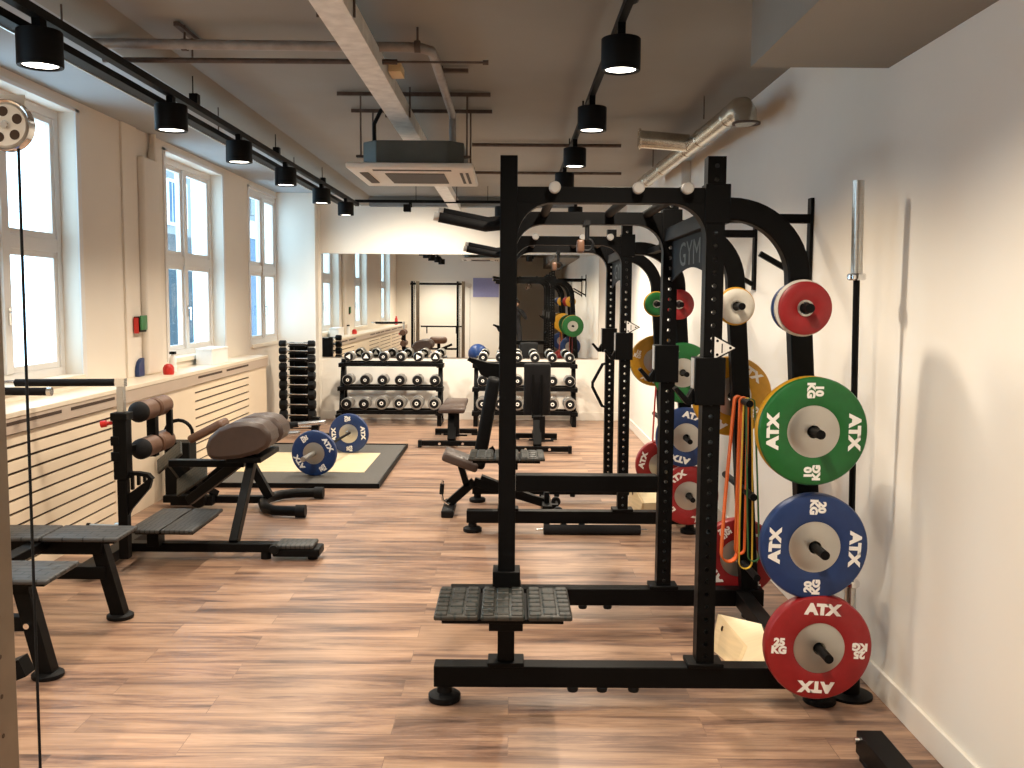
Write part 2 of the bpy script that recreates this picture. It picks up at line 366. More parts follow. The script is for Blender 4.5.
# left wall with four window openings
WIN = [(1.55, 3.30), (5.86, 7.56), (9.50, 11.34), (12.50, 13.94)]
ZS, ZT = 1.17, 3.20
b = B(); y = -4.2
for a, c in WIN:
    b.box(XL - .3, XL, y, a, 0, 3.5); b.box(XL - .3, XL, a, c, 0, ZS); b.box(XL - .3, XL, a, c, ZT, 3.5); y = c
b.box(XL - .3, XL, y, YB + .2, 0, 3.5)
struct('wall_left', b, M_wallL)
for i, (a, c) in enumerate(WIN):
    x0, x1 = (XL - .20, XL - .13) if i < 3 else (XL - .08, XL - .01)
    b = B(); f = .065
    zt = 2.17; m = (a + c) / 2
    b.box(x0, x1, a, c, ZT - f, ZT).box(x0, x1, a, c, ZS, ZS + f)
    b.box(x0, x1, a, a + f, ZS + f, ZT - f).box(x0, x1, c - f, c, ZS + f, ZT - f)
    b.box(x0, x1, a + f, c - f, zt - .05, zt + .05)
    b.box(x0 - .01, x1 + .012, m - .05, m + .05, ZS + f, ZT - f)
    fr = b.obj('window_%d' % (i + 1), M_frame, None, (0, 0, 0), .004); fr['kind'] = 'structure'
    ORG[fr.name] = Vector((0, 0, 0))
    for (ya, yb) in ((a + f, m - .05), (m + .05, c - f)):
        for (za, zb) in ((ZS + f, zt - .05), (zt + .05, ZT - f)):
            s_ = B(); g = .045
            s_.box(x0 + .012, x1 - .012, ya, ya + g, za, zb).box(x0 + .012, x1 - .012, yb - g, yb, za, zb)
            s_.box(x0 + .012, x1 - .012, ya + g, yb - g, za, za + g).box(x0 + .012, x1 - .012, ya + g, yb - g, zb - g, zb)
            so = part('sash', s_, M_frame, fr, bevel=.003)
            part('pane', B().box(x0 + .03, x0 + .034, ya + g, yb - g, za + g, zb - g), M_glass, so)
    hb = B().box(x1 + .012, x1 + .022, m - .012, m + .012, 1.58, 1.70).cyl((x1 + .022, m, 1.67), (x1 + .05, m, 1.67), .008, n=10).beam((x1 + .05, m, 1.68), (x1 + .05, m, 1.54), .014, .012)
    part('handle', hb, M_chrome, fr)
    # white casing lining the opening, seen edge-on
    part('casing', B().box(XL - .005, XL + .012, c, c + .07, ZS - .02, ZT + .03).box(XL - .005, XL + .012, a - .07, a, ZS - .02, ZT + .03)
         .box(XL - .005, XL + .012, a - .07, c + .07, ZT, ZT + .03), M_frame, fr, bevel=.003)
    part('sill', B().box(XL - .13, XL + .03, a, c, ZS - .04, ZS + .005), M_ledge, fr, bevel=.003)

# outside: neighbouring buildings seen obliquely through the panes
t = thing('neighbour_building', 'dark teal walled building with white framed windows seen through the middle window', 'building', (-6.25, 17.3, 0))
part('wall', B().box(-6.5, -6.0, 16.85, 18.2, -1.5, 2.9), M_teal, t, 'dark teal lower wall')
part('upper_wall', B().box(-6.5, -6.0, 16.85, 18.2, 2.9, 6.0), M_plast, t, 'pale upper wall')
for k, (ya, za) in enumerate([(16.9, 3.05), (17.5, 3.05), (16.9, 4.05), (17.5, 4.05)]):
    wf = part('window', B().box(-6.0, -5.96, ya, ya + .38, za, za + .8), M_frame, t)
    part('pane', B().box(-5.96, -5.955, ya + .04, ya + .17, za + .05, za + .75).box(-5.96, -5.955, ya + .21, ya + .34, za + .05, za + .75), M_bluew, wf)
t = thing('courtyard_house', 'pale blue rendered house seen through the far window pane', 'building', (-6.35, 23.4, 0))
part('wall', B().box(-6.5, -6.2, 22.9, 25.0, -1.5, 3.6), M_bluew, t)
part('eaves_band', B().box(-6.2, -6.15, 22.9, 25.0, 3.2, 3.6), M_frame, t, 'white band under the eaves')
part('upper_window', B().box(-6.2, -6.16, 23.0, 23.8, 3.75, 4.5).box(-6.5, -6.2, 22.9, 25.0, 3.6, 5.2), M_plast, t)

# pilaster pipe casing on the left wall
b = B().rbox(XL, XL + .08, 8.75, 9.13, 1.07, 3.05, .03)
b.tube([(XL + .04, 9.06, 3.03), (XL + .04, 9.06, 3.11), (XL + .04, 9.09, 3.17), (XL + .04, 9.09, ZL)], [.045, .04, .03, .03])
struct('trim_2', b, M_wallL)
struct('trim_3', B().box(XL, XL + .02, 8.42, 8.749, 1.07, ZL), M_wallL, .003)

# radiator cover, one continuous run
t = thing('radiator_cover', 'long cream slatted radiator cover with a ledge under the windows', 'radiator cover', (-3.1, 8.0, 0))
part('ledge', B().box(XL, -3.06, YR, 12.1, 1.035, 1.07), M_ledge, t, bevel=.004)
fb = B()
SL = [(1.2, 2.3), (2.5, 3.6), (3.9, 4.9), (5.1, 5.68), (5.80, 6.52), (6.66, 7.40), (9.40, 10.18), (10.34, 11.2)]
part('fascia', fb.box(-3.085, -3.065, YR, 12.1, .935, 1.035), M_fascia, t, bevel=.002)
part('vent_slot', B().box(-3.0652, -3.063, 5.80, 6.52, .99, 1.012), M_slot, t)
for a, c in SL:
    if a != 5.80: part('vent_slot', B().box(-3.0652, -3.063, a, c, .99, 1.012), M_slot, t)
def slats(y0, y1, n=10):
    b = B(); z = .925; st = .084
    for k in range(n):
        b.box(-3.105, -3.085, y0, y1, z - st + .019, z); z -= st
    b.box(-3.105, -3.085, y0, y1, 0, z)
    return b
for a, c in [(1.2, 3.4), (3.6, 5.6), (5.75, 7.42), (9.35, 11.28)]: part('slat_panel', slats(a, c), M_cover, t)
for a, c in [(YR, 1.2), (3.4, 3.6), (5.6, 5.75), (7.42, 9.35), (11.28, 12.1)]: part('front_panel', B().box(-3.105, -3.085, a, c, 0, .935), M_cover, t)
part('end_panel', B().box(XL, -3.1051, 12.08, 12.1, 0, 1.035), M_cover, t)
part('backing', B().box(-3.14, -3.108, YR, 12.08, 0, .93), M_slot, t, 'dark sheet painted as the shade behind the slats')  # dark sheet carries the shade of the slat gaps in its colour

# ================================================================ BACK WALL MIRROR
mx0, mx1, mz0, mz1 = -2.80, 1.29, .925, 2.44
t = thing('wall_mirror', 'wide frameless wall mirror on the far wall above the dumbbell racks', 'mirror', (-.75, YB, mz0))
part('backing_board', B().box(mx0, mx1, YB - .012, YB - .001, mz0, mz1), M_blackm, t)
part('glass', B().box(mx0, mx1, YB - .018, YB - .0121, mz0, mz1), M_mirror, t)

# ================================================================ PLATES
def ring_text(o, num, Rr, y):
    """ATX top and bottom, weight left and right; seen from -Y"""
    S = Rr / .225
    face = Matrix.Rotation(R(90), 4, 'X')
    def put(body, ang, rad, size, bold, sx, turn):
        m = Matrix.Translation((0, y, 0)) @ Matrix.Rotation(R(-ang), 4, 'Y') @ Matrix.Translation((0, 0, rad)) @ Matrix.Rotation(R(-turn), 4, 'Y') @ face
        part('lettering', B().text(body, size, m, bold, .0008, sx), M_white, o, 'white lettering ' + body.replace(chr(10), ' ') if num else None)
    for a in (0, 180): put('ATX', a, .166 * S, .062 * S, .0040 * S, 1.15, 0)
    if num:
        put(num + '\nKG', 270, .170 * S, .042 * S, .0026 * S, 1.1, -90)
        put(num + '\nKG', 90, .170 * S, .042 * S, .0026 * S, 1.1, -90)
def plate(name, m, Rr, th, num, label, cat='weight plate', group=None, loc=(0, 0, 0), rot=0, hub=M_hub, bore=.027, yaw=0):
    """axis along Y; the lettered face is at y=0 towards -Y, the body runs to +th"""
    o = B().lathe([(.108 * Rr / .225, .004), (.125 * Rr / .225, 0), (.210 * Rr / .225, 0), (.220 * Rr / .225, .004), (Rr, .012), (Rr, th - .012), (.220 * Rr / .225, th - .004), (.210 * Rr / .225, th), (.108 * Rr / .225, th)], (0, 0, 0), (0, 1, 0), 64, True).obj(name, m)
    o.location = loc; o.rotation_euler = (0, R(rot), R(yaw)); o['label'] = label; o['category'] = cat
    if group: o['group'] = group
    ORG[o.name] = Vector((0, 0, 0))
    part('hub', B().lathe([(bore, -.002), (.085 * Rr / .225, -.002), (.098 * Rr / .225, .002), (.1079 * Rr / .225, .002), (.1079 * Rr / .225, th - .002), (bore, th)], (0, 0, 0), (0, 1, 0), 48, True), hub, o, 'machined steel hub')
    if num is not None:
        ring_text(o, num, Rr, -.0008)
    return o
def change_plate(m, Rr, th, label, loc):
    o = B().lathe([(.026, .004), (.04, .004), (.05, 0), (Rr - .01, 0), (Rr, .006), (Rr, th - .006), (Rr - .01, th), (.026, th)], (0, 0, 0), (0, 1, 0), 48, True).obj('change_plate', m)
    o.location = loc; o['label'] = label; o['category'] = 'weight plate'; o['group'] = 'small change plates on the rack horns'
    ORG[o.name] = Vector((0, 0, 0))
    part('bore_ring', B().lathe([(.0255, -.001), (.034, -.001), (.034, .006), (.0255, .006)], (0, 0, 0), (0, 1, 0), 24, True), M_hub, o)
    return o

# ================================================================ POWER RACKS
PX0, PX1, TX = -.012, .866, 1.20
def hx(z, dx=0): return TX + (1.9 - z) * .07 + dx
def make_rack(yn, yf, label, an, dx=0.0):
    t = thing('power_rack', label, 'power rack', (.5, yn, 0), 'black power racks along the white wall')
    for y in (yn, yf):
        b = B().box(-.33, 1.43, y - .045, y + .045, .075, .17)
        for x in (PX0, PX1): b.box(x - .08, x + .08, y - .06, y + .06, .17, .192)
        part('base_beam', b, M_black, t, bevel=.004)
        for x in (-.285, 1.39):
            part('foot', B().lathe([(0, 0), (.068, 0), (.072, .006), (.072, .028), (.060, .036), (.034, .04), (.030, .075), (0, .075)], (x, y, 0), (0, 0, 1), 32), M_rubber, t)
        for x in (PX0, PX1):
            part('upright', B().holed(x, y - .04, y + .04, .192, 2.378, .078, .055, .0105) if x == PX1 else B().box(x - .037, x + .037, y - .04, y + .04, .192, 2.388), M_black, t, bevel=0 if x == PX1 else .003)
        b = B().box(PX0 + .037, PX1 - .039, y - .038, y + .038, 2.192, 2.258)
        for sx, x in ((1, PX0 + .037), (-1, PX1 - .039)):
            rr = .15
            po = [(x, 2.192)] + [(x + sx * (rr - rr * math.sin(a)), 2.192 - rr + rr * math.cos(a)) for a in [math.pi / 2 * k / 10 for k in range(11)]]
            b.prism(po, 'y', y - .04, y + .04)
        part('top_beam', b, M_black, t, bevel=.003)
        part('collar', B().box(PX1 - .047, PX1 + .06, y - .046, y + .046, 2.11, 2.275), M_black, t, bevel=.003)
        rr = .30
        tx = TX + dx + .03
        pth = [(PX1 + .055, y, 2.172), (tx - rr, y, 2.172)] + [(tx - rr + rr * math.sin(a), y, 2.172 - rr + rr * math.cos(a)) for a in [math.pi / 2 * k / 14 for k in range(1, 15)]] + [(hx(1.2, dx + .03), y, 1.2), (hx(.17, dx + .03), y, .17)]
        part('rear_column', B().strip(pth, .095, .08, (0, 1, 0)), M_black, t, bevel=.012)
        for z, ln in ((1.755, .22), (1.25, .30), (.757, .30), (.325, .30)):
            hb = B().cyl((hx(z, dx), y - .04, z), (hx(z, dx), y - .04 - ln, z), .019, n=20)
            part('weight_horn', hb, M_blackm, t)
            if y == yf:
                part('weight_horn', B().cyl((hx(z, dx), y + .04, z), (hx(z, dx), y + .04 + ln, z), .019, n=20), M_blackm, t)
        # j-hooks on the front of the wall-side uprights
        zb = 1.335
        b = B().box(PX1 - .075, PX1 + .055, y - .055, y + .055, zb, zb + .205)
        b.prism([(PX1 - .075, zb), (PX1 - .075, zb + .075), (PX1 - .10, zb + .03), (PX1 - .145, zb + .078), (PX1 - .16, zb + .066), (PX1 - .105, zb)], 'y', y - .03, y + .03)
        jh = part('j_hook', b, M_black, t, bevel=.003)
        part('liner', B().box(PX1 - .0785, PX1 - .0755, y - .03, y + .03, zb + .07, zb + .20), M_cap, jh, 'pale plastic liner')
        # band pegs under the beam
        for x in (.285, .415, .555):
            part('band_peg', B().lathe([(0, 0), (.022, .002), (.025, .012), (.022, .022), (.011, .026), (.011, .05), (0, .05)], (x, y - .025, .053), (0, 0, 1), 16), M_rubber, t)
    # members that tie the two frames together
    part('side_beam', B().box(PX1 - .035, PX1 + .035, yn + .04, yf - .04, 2.10, 2.17), M_black, t, bevel=.003)
    part('side_beam', B().box(PX0 - .035, PX0 + .035, yn + .04, yf - .04, 2.185, 2.255), M_black, t, bevel=.003)
    part('rear_beam', B().box(1.27 + dx, 1.35 + dx, yn + .045, yf - .045, .08, .165), M_black, t, bevel=.003)
    n = 12; y0, y1 = yn + .05, yf - .05
    po = [(y0, 2.10), (y1, 2.10), (y1, 1.885)] + [(y1 + (y0 - y1) * k / n, 1.885 + .06 * math.sin(math.pi * k / n)) for k in range(1, n)] + [(y0, 1.885)]
    lp = part('logo_plate', B().prism([(u, v) for u, v in po], 'x', PX1 + .005, PX1 + .013), M_blackm, t)
    mt = Matrix.Translation((PX1 + .0045, (yn + yf) / 2, 2.01)) @ Matrix.Rotation(R(-90), 4, 'Z') @ Matrix.Rotation(R(90), 4, 'X')
    part('lettering', B().text('GYM', .17, mt, .0, .0008, 1.6), M_acbox, lp, 'dim grey letters')
    for x in (.18, .53, .735):
        pb = part('pull_up_bar', B().cyl((x, yn - .10, 2.25), (x, yf + .06, 2.25), .0235, n=20), M_blackm, t)
        part('end_cap', B().lathe([(0, -.004), (.02, -.004), (.0245, 0), (.0245, .03), (.0236, .03), (.0236, 0)], (x, yn - .10, 2.25), (0, 1, 0), 24), M_cap, pb, 'pale round end cap')
    for yy, dz in ((yf, .0), (yf - .30, -.05)):
        g = part('angled_grip', B().tube([(PX0 - .02, yy, 2.215 + dz), (PX0 - .12, yy, 2.205 + dz), (PX0 - .36, yy - .03, 2.25 + dz)], .026, 12), M_foam, t)
        part('end_cap', B().cyl((PX0 - .355, yy - .03, 2.249 + dz), (PX0 - .385, yy - .034, 2.2545 + dz), .022, n=16), M_cap, g, 'pale end cap')
    # step plate of three ribbed pads on the aisle-side upright
    dz = .115 if dx else 0
    sp = part('step_plate', B().box(-.27, .22, yn - .40, yn - .05, .485 + dz, .505 + dz).box(PX0 - .07, PX0 + .07, yn - .30, yn + .06, .42 + dz, .485 + dz).box(PX0 - .06, PX0 + .06, yn - .06, yn + .06, .44 + dz, .60 + dz), M_black, t, bevel=.003)
    for a in (-.30, -.113, .077):
        pb = B().rbox(a, a + .177, yn - .43, yn - .05, .506 + dz, .528 + dz, .008)
        for k in range(7):
            yy = yn - .405 + k * .055
            for u in (a + .006, a + .124): pb.rbox(u, u + .047, yy - .019, yy + .019, .524 + dz, .535 + dz, .004, 1)
        for k in range(4): pb.rbox(a + .062, a + .115, yn - .41 + k * .09, yn - .335 + k * .09, .524 + dz, .534 + dz, .004, 1)
        part('rubber_pad', pb, M_step, sp, 'ribbed rubber pad')
    # white triangular corner plates on the near wall-side upright
    tb = B().prism([(PX1 + .006, 1.535), (PX1 + .095, 1.582), (PX1 + .006, 1.63)], 'y', yn - .046, yn - .041)
    tp = part('triangle_plate', B().prism([(PX1 - .004, 1.522), (PX1 + .108, 1.582), (PX1 - .004, 1.643)], 'y', yn - .0445, yn - .0402), M_blackm, t, 'black triangular plate')
    part('white_face', tb, M_white, tp, 'white triangle face')
    part('rivet', B().cyl((PX1 + .018, yn - .0455, 1.553), (PX1 + .018, yn - .048, 1.553), .006, n=10).cyl((PX1 + .018, yn - .0455, 1.612), (PX1 + .018, yn - .048, 1.612), .006, n=10)
         .cyl((PX1 + .074, yn - .0455, 1.582), (PX1 + .074, yn - .048, 1.582), .006, n=10).box(PX1 + .036, PX1 + .041, yn - .047, yn - .0455, 1.56, 1.60), M_blackm, tp)
    # spotter arm between the far uprights
    if not dx:
        sa = part('spotter_arm', B().box(PX0 + .045, PX1 - .045, yf - .045, yf + .045, .72, .812), M_black, t, bevel=.004)
        part('end_cap', B().box(PX0 + .0405, PX0 + .0448, yf - .04, yf + .04, .725, .807), M_cap, sa, 'pale end plate')
    # wall anchor
    b = B().beam((1.05, an, 2.245), (XR - .02, an, 2.245), .05, .05).box(XR - .02, XR - .002, an - .03, an + .03, 1.86, 2.36)
    b.beam((1.40, an, 2.05), (XR - .02, an, 1.90), .03, .03)
    yc = yf if an > yf else yn
    b.box(1.02, 1.08, min(an, yc), max(an, yc), 2.13, 2.17).box(1.02, 1.08, an - .025, an + .025, 2.13, 2.24)
    part('wall_bracket', b, M_black, t, 'black bracket bolted to the white wall')
    # hanging hook under the top beam
    b = B().box(.385, .415, yf - .20, yf - .04, 2.175, 2.20).cyl((.40, yf - .18, 2.18), (.40, yf - .18, 2.10), .012, n=10)
    b.tube([(.40 + .032 * math.sin(a), yf - .18, 2.072 + .032 * math.cos(a)) for a in [0, .7, 1.4, 2.1, 2.8, 3.5, 4.2, 4.9]], .009, 8)
    hk = part('hanging_hook', b, M_rubber, t, 'dark hook hanging below the top beam')
    part('grip', B().rbox(.345, .385, yf - .205, yf - .155, 2.03, 2.10, .012), M_brownl, hk, 'small tan grip on the hook')
    if dx:
        part('dip_handle', B().tube([(.83, yf - .06, 1.235), (.80, yf - .06, 1.23), (.715, yf - .06, 1.07), (.715, yf - .06, 1.03), (.80, yf - .06, .865), (.83, yf - .06, .86)], .014, 10), M_black, t, 'bent dip handle')
        part('spotter_hook', B().prism([(PX0 + .03, 1.10), (PX0 + .03, 1.22), (-.20, 1.235), (-.36, 1.28), (-.38, 1.255), (-.30, 1.21), (-.26, 1.13), (-.20, 1.10)], 'y', yf - .05, yf + .05), M_black, t, bevel=.004)
    return t
Y1, Y2, Y3, Y4 = 4.15, 5.30, 7.28, 8.38
make_rack(Y1, Y2, 'front black power rack carrying the green, blue and red plates nearest the camera', Y2 + .15)
make_rack(Y3, Y4, 'black power rack behind the first one, further along the white wall', Y3 - .60, .035)

# near frame of the first rack
plate('bumper_plate', M_green, .225, .030, '10', 'green 10 KG bumper plate hanging on the rack, above the blue 20 KG plate', loc=(hx(1.25), Y1 - .245, 1.25), rot=-90)
plate('bumper_plate', M_yel, .225, .045, '15', 'yellow bumper plate peeking out behind the green 10 KG plate', loc=(hx(1.25), Y1 - .205, 1.25), rot=-90)
plate('bumper_plate', M_blue, .225, .062, '20', 'blue 20 KG bumper plate between the green and the red plate on the rack', loc=(hx(.757), Y1 - .205, .757), rot=-88)
plate('bumper_plate', M_red, .225, .072, '25', 'red 25 KG bumper plate lowest on the rack next to the white wall', loc=(hx(.325), Y1 - .215, .325), rot=3)
change_plate(M_red, .110, .026, 'small red change plate topmost on the column above the green 10 KG plate', (hx(1.755), Y1 - .20, 1.755))
change_plate(M_wht, .118, .026, 'small white change plate directly behind the small red one, above the green plate', (hx(1.755), Y1 - .168, 1.755))
change_plate(M_blue, .108, .028, 'small blue change plate behind the white one, above the green plate', (hx(1.755), Y1 - .085, 1.755))
# far frame of the first rack
plate('bumper_plate', M_yel, .225, .045, '15', 'gold yellow bumper plate half hidden behind the column with the hanging bands', loc=(hx(1.25), Y2 + .06, 1.25), rot=35)
plate('bumper_plate', M_red, .225, .072, '25', 'red bumper plate low behind the hanging orange bands', loc=(hx(.325), Y2 + .06, .325), rot=60)
change_plate(M_wht, .094, .02, 'small white change plate on the column with the hanging bands', (hx(1.755), Y2 - .15, 1.755))
change_plate(M_yel, .103, .022, 'small yellow change plate right behind the small white one near the bands', (hx(1.755), Y2 - .12, 1.755))
# second rack
plate('bumper_plate', M_green, .225, .030, '10', 'green bumper plate on the second rack, seen between two perforated uprights', loc=(hx(1.25, .035), Y3 - .18, 1.25), rot=-40)
plate('bumper_plate', M_blue, .225, .062, '20', 'blue bumper plate on the second rack above its red plate', loc=(hx(.757, .035), Y3 - .18, .765), rot=15)
plate('bumper_plate', M_red, .225, .072, '25', 'red bumper plate on the second rack below its blue plate', loc=(hx(.325, .035), Y3 - .18, .325), rot=-35)
change_plate(M_red, .112, .03, 'small red change plate on the near column of the second rack', (hx(1.755, .035), Y3 - .15, 1.755))
plate('bumper_plate', M_yel, .225, .045, '15', 'yellow bumper plate on the far column of the second rack', loc=(hx(1.25, .035), Y4 + .06, 1.255), rot=20)
plate('bumper_plate', M_red, .225, .072, '25', 'red bumper plate low on the far column of the second rack', loc=(hx(.325, .035), Y4 + .06, .325), rot=-75)
plate('bumper_plate', M_green, .225, .030, '10', 'green bumper plate right behind the yellow one on the far column, second rack', loc=(hx(1.25, .035), Y4 + .112, 1.25), rot=-20)
change_plate(M_green, .100, .025, 'small green change plate on the far column of the second rack', (hx(1.755, .035), Y4 - .16, 1.755))
change_plate(M_yel, .108, .025, 'small yellow change plate behind the small green one on the second rack', (hx(1.755, .035), Y4 - .125, 1.755))

# resistance bands hanging from the horns
def band(m, x, y, zt, zb, w, label, sway=0.0, wid=.032):
    n = 10; hw = w / 2; pts = []
    for k in range(n + 1):
        a = math.pi * k / n; pts.append((x - .0215 * math.cos(a), y, zt + .0215 * math.sin(a)))
    for k in range(1, 8): f = k / 8; pts.append((x + .0215 + (hw - .0215) * math.sin(f * math.pi / 2) + sway * f, y, zt + (zb + hw - zt) * f))
    for k in range(n + 1):
        a = math.pi * k / n; pts.append((x + sway + hw * math.cos(a), y, zb + hw - hw * math.sin(a)))
    for k in range(1, 8): f = 1 - k / 8; pts.append((x - .0215 - (hw - .0215) * math.sin(f * math.pi / 2) + sway * f, y, zt + (zb + hw - zt) * f))
    return solo('resistance_band', B().strip(pts, .0075 if wid > .028 else .005, wid, (0, 1, 0), True), m, label, 'resistance band', (x, y, zt), 'resistance bands hanging on the racks')
zz = 1.25; xx = hx(zz)
band(M_orange, xx - .012, Y2 - .14, zz + .0, .36, .085, 'wide orange resistance band looped over the horn beside the gold yellow plate', -.03, .05)
band(M_orange, xx + .002, Y2 - .20, zz + .0, .42, .05, 'narrow orange resistance band hanging in front of the wide orange one', .0, .03)
band(M_yellow, xx + .012, Y2 - .245, zz + .0, .35, .07, 'thin yellow resistance band hanging beside the orange bands', .012, .015)
band(M_greenl, xx + .018, Y2 - .28, zz + .0, .40, .06, 'dark green resistance band hanging closest to the horn tip beside the orange bands', .04, .02)
band(M_redl, hx(zz, .035) - .005, Y4 - .20, zz + .0, .55, .06, 'red resistance band hanging from the second rack in front of its yellow plate', -.02, .05)

# upright barbell in a floor holder by the wall
def barbell(label, loc, rot, length=2.2):
    t = thing('barbell', label, 'barbell', loc, None, rot); h = length / 2; sl = .43
    ORG[t.name] = Vector((0, 0, 0))
    part('shaft', B().cyl((0, 0, -h + sl), (0, 0, h - sl), .0142, n=20), M_blackm, t, 'black shaft')
    for s in (-1, 1):
        a, c = s * (h - sl), s * h
        part('sleeve', B().cyl((0, 0, a + s * .03), (0, 0, c), .025, n=28), M_steel, t, 'bright steel sleeve')
        part('collar', B().lathe([(0, 0), (.034, 0), (.040, .006), (.040, .024), (.034, .03), (0, .03)], (0, 0, a), (0, 0, s), 28), M_chrome, t)
    return t
barbell('long steel barbell standing upright against the white wall', (1.522, 4.22, 1.206), (R(.3), R(-1.1), 0))
solo('barbell_holder', B().lathe([(0, 0), (.10, 0), (.10, .012), (.045, .02), (.04, .16), (.032, .16), (.032, .10), (0, .10)], (1.55, 4.22, 0), (0, 0, 1), 28), M_black, 'black floor socket holding the upright barbell', 'barbell holder', (1.55, 4.22, 0))

# black rail on the floor, bottom corner
t = thing('base_rail', 'black steel base rail on the floor, alone near the baseboard of the white wall', 'rail', (1.42, 3.3, 0))
part('rail', B().box(1.365, 1.465, 2.3, 3.63, .02, .11), M_black, t, bevel=.004)
part('rubber_foot', B().box(1.37, 1.46, 3.4, 3.6, 0, .02).box(1.36, 1.47, 2.35, 2.5, 0, .02), M_rubber, t)
part('bolt', B().cyl((1.365, 3.59, .085), (1.345, 3.59, .085), .013, n=10), M_chrome, t, 'bright bolt head')

# wooden wedges: end profile swept along a horizontal direction
def wedge(label, A, C, E, D, L, ang):
    t = thing('wooden_wedge', label, 'wedge', (D[0], D[1], 0))
    u = Vector((math.cos(ang), math.sin(ang), 0)) * L
    e = [Vector(q) for q in (A, C, E, D)]
    def shell(s0, s1, inner):
        b = B(); k = 4
        vs = [p + u * s0 for p in e] + [p + u * s1 for p in e]
        return b._hull(vs, [(3, 2, 1, 0), (4, 5, 6, 7), (0, 1, 5, 4), (1, 2, 6, 5), (2, 3, 7, 6), (3, 0, 4, 7)])
    part('side_panel', shell(0, .05, 0), M_wood, t, 'pale plywood side panel', bevel=.002)
    part('side_panel', shell(.95, 1, 0), M_wood, t, 'pale plywood side panel', bevel=.002)
    bd = shell(.0501, .9499, 0)
    part('deck', bd, M_cover if False else M_platw, t, 'wooden sloping deck')
    m = (e[0] + e[1] + e[2] + e[3]) / 4 * .5 + e[0] * .5
    n = u.normalized()
    part('grip_hole', B().cyl(m - n * .002, m + n * .002, .013, n=16), M_slot, t, 'dark round hole')
    return t
wedge('light wooden wedge box on the floor behind the near base beam', (1.085, 4.86, .165), (1.165, 4.60, .09), (1.10, 4.52, 0), (1.04, 4.80, 0), .30, R(-40))
wedge('small light wooden wedge box on the floor inside the second rack', (1.02, 8.0, .25), (1.08, 7.7, .14), (1.06, 7.7, 0), (1.0, 8.05, 0), .42, R(10))

# padded roller under the second rack's beam
t = thing('foam_roller', 'long black padded roller on the floor under the beam of the second rack', 'roller', (.62, 7.2, .038))
part('axle', B().cyl((.20, 7.2, .038), (1.05, 7.2, .038), .009, n=14), M_chrome, t, 'thin steel axle')
part('padding', B().lathe([(.010, 0), (.034, 0), (.038, .005), (.038, .735), (.034, .74), (.010, .74)], (.26, 7.2, .038), (1, 0, 0), 28, True), M_foam, t)

# ================================================================ BENCHES
def flat_bench(label, x, y, back_up=False, group='adjustable benches'):
    t = thing('bench', label, 'bench', (x, y, 0), group)
    part('base_foot', B().beam((x - .36, y - .5, .05), (x + .36, y - .5, .05), .07, .06), M_black, t, bevel=.004)
    part('end_cap', B().box(x - .40, x - .36, y - .545, y - .455, 0, .085).box(x + .36, x + .40, y - .545, y - .455, 0, .085), M_rubber, t)
    part('base_foot', B().beam((x - .28, y + .6, .05), (x + .28, y + .6, .05), .07, .06).box(x - .28, x - .2, y + .56, y + .64, 0, .02).box(x + .2, x + .28, y + .56, y + .64, 0, .02), M_black, t, bevel=.004)
    for s in (-.14, .14): part('bolt', B().cyl((x + s, y - .536, .05), (x + s, y - .55, .05), .016, n=12), M_chrome, t, 'bright bolt head')
    part('spine', B().beam((x, y - .48, .07), (x, y + .6, .09), .08, .06), M_black, t, bevel=.004)
    part('post', B().beam((x, y - .46, .08), (x, y - .28, .41), .10, .08).beam((x, y + .2, .1), (x, y + .05, .40), .06, .06).box(x - .05, x + .05, y - .35, y + .5, .37, .41), M_black, t, bevel=.004)
    part('adjuster', B().box(x + .03, x + .09, y - .42, y - .36, .12, .42).cyl((x + .06, y - .44, .14), (x + .19, y - .44, .14), .012, n=10).cyl((x - .10, y - .44, .15), (x - .02, y - .44, .15), .012, n=10), M_blackm, t)
    if not back_up:
        part('seat_pad', B().rbox(x - .16, x + .16, y - .50, y - .06, .41, .475, .025), M_brown, t, 'brown vinyl pad')
        part('back_pad', B().rbox(x - .15, x + .15, y - .04, y + .75, .41, .475, .025), M_brown, t, 'brown vinyl pad')
    else:
        part('seat_pad', B().rbox(x - .16, x + .16, y + .20, y + .55, .40, .47, .025), M_blackm, t)
        mt = Matrix.Translation((x, y - .18, .72)) @ Matrix.Rotation(R(8), 4, 'X')
        part('back_pad', B().rbox(-.16, .16, -.04, .04, -.32, .32, .03, mtx=mt), M_foam, t, 'dark upright back pad')
        part('back_frame', B().beam((x - .05, y - .26, .38), (x - .05, y - .22, .98), .03, .04).beam((x + .05, y - .26, .38), (x + .05, y - .22, .98), .03, .04), M_black, t)
    return t
flat_bench('flat brown topped bench in front of the gap between the dumbbell racks', -.71, 12.0)
flat_bench('bench with its dark back pad raised in front of the second dumbbell rack', .32, 11.6, True)
# bench inside the second rack, lying along X
t = thing('bench', 'adjustable bench with tilted brown seat and steep back rest, inside the second rack', 'bench', (-.3, 7.97, 0), 'adjustable benches')
yb = 7.97
mt = Matrix.Translation((-.41, yb, .445)) @ Matrix.Rotation(R(20), 4, 'Y')
part('seat_pad', B().rbox(-.155, .155, -.17, .17, -.04, .04, .025, mtx=mt), M_brown, t, 'brown vinyl seat pad')
mt = Matrix.Translation((-.20, yb, .76)) @ Matrix.Rotation(R(10), 4, 'Y')
part('back_pad', B().rbox(-.055, .055, -.15, .15, -.38, .38, .03, mtx=mt), M_blackm, t, 'black back pad')
part('seat_post', B().beam((-.42, yb, .42), (-.36, yb, .22), .05, .06), M_black, t, bevel=.003)
part('spine', B().beam((-.52, yb, .06), (-.30, yb, .26), .06, .07).beam((-.30, yb, .26), (.30, yb, .08), .06, .07), M_black, t, bevel=.003)
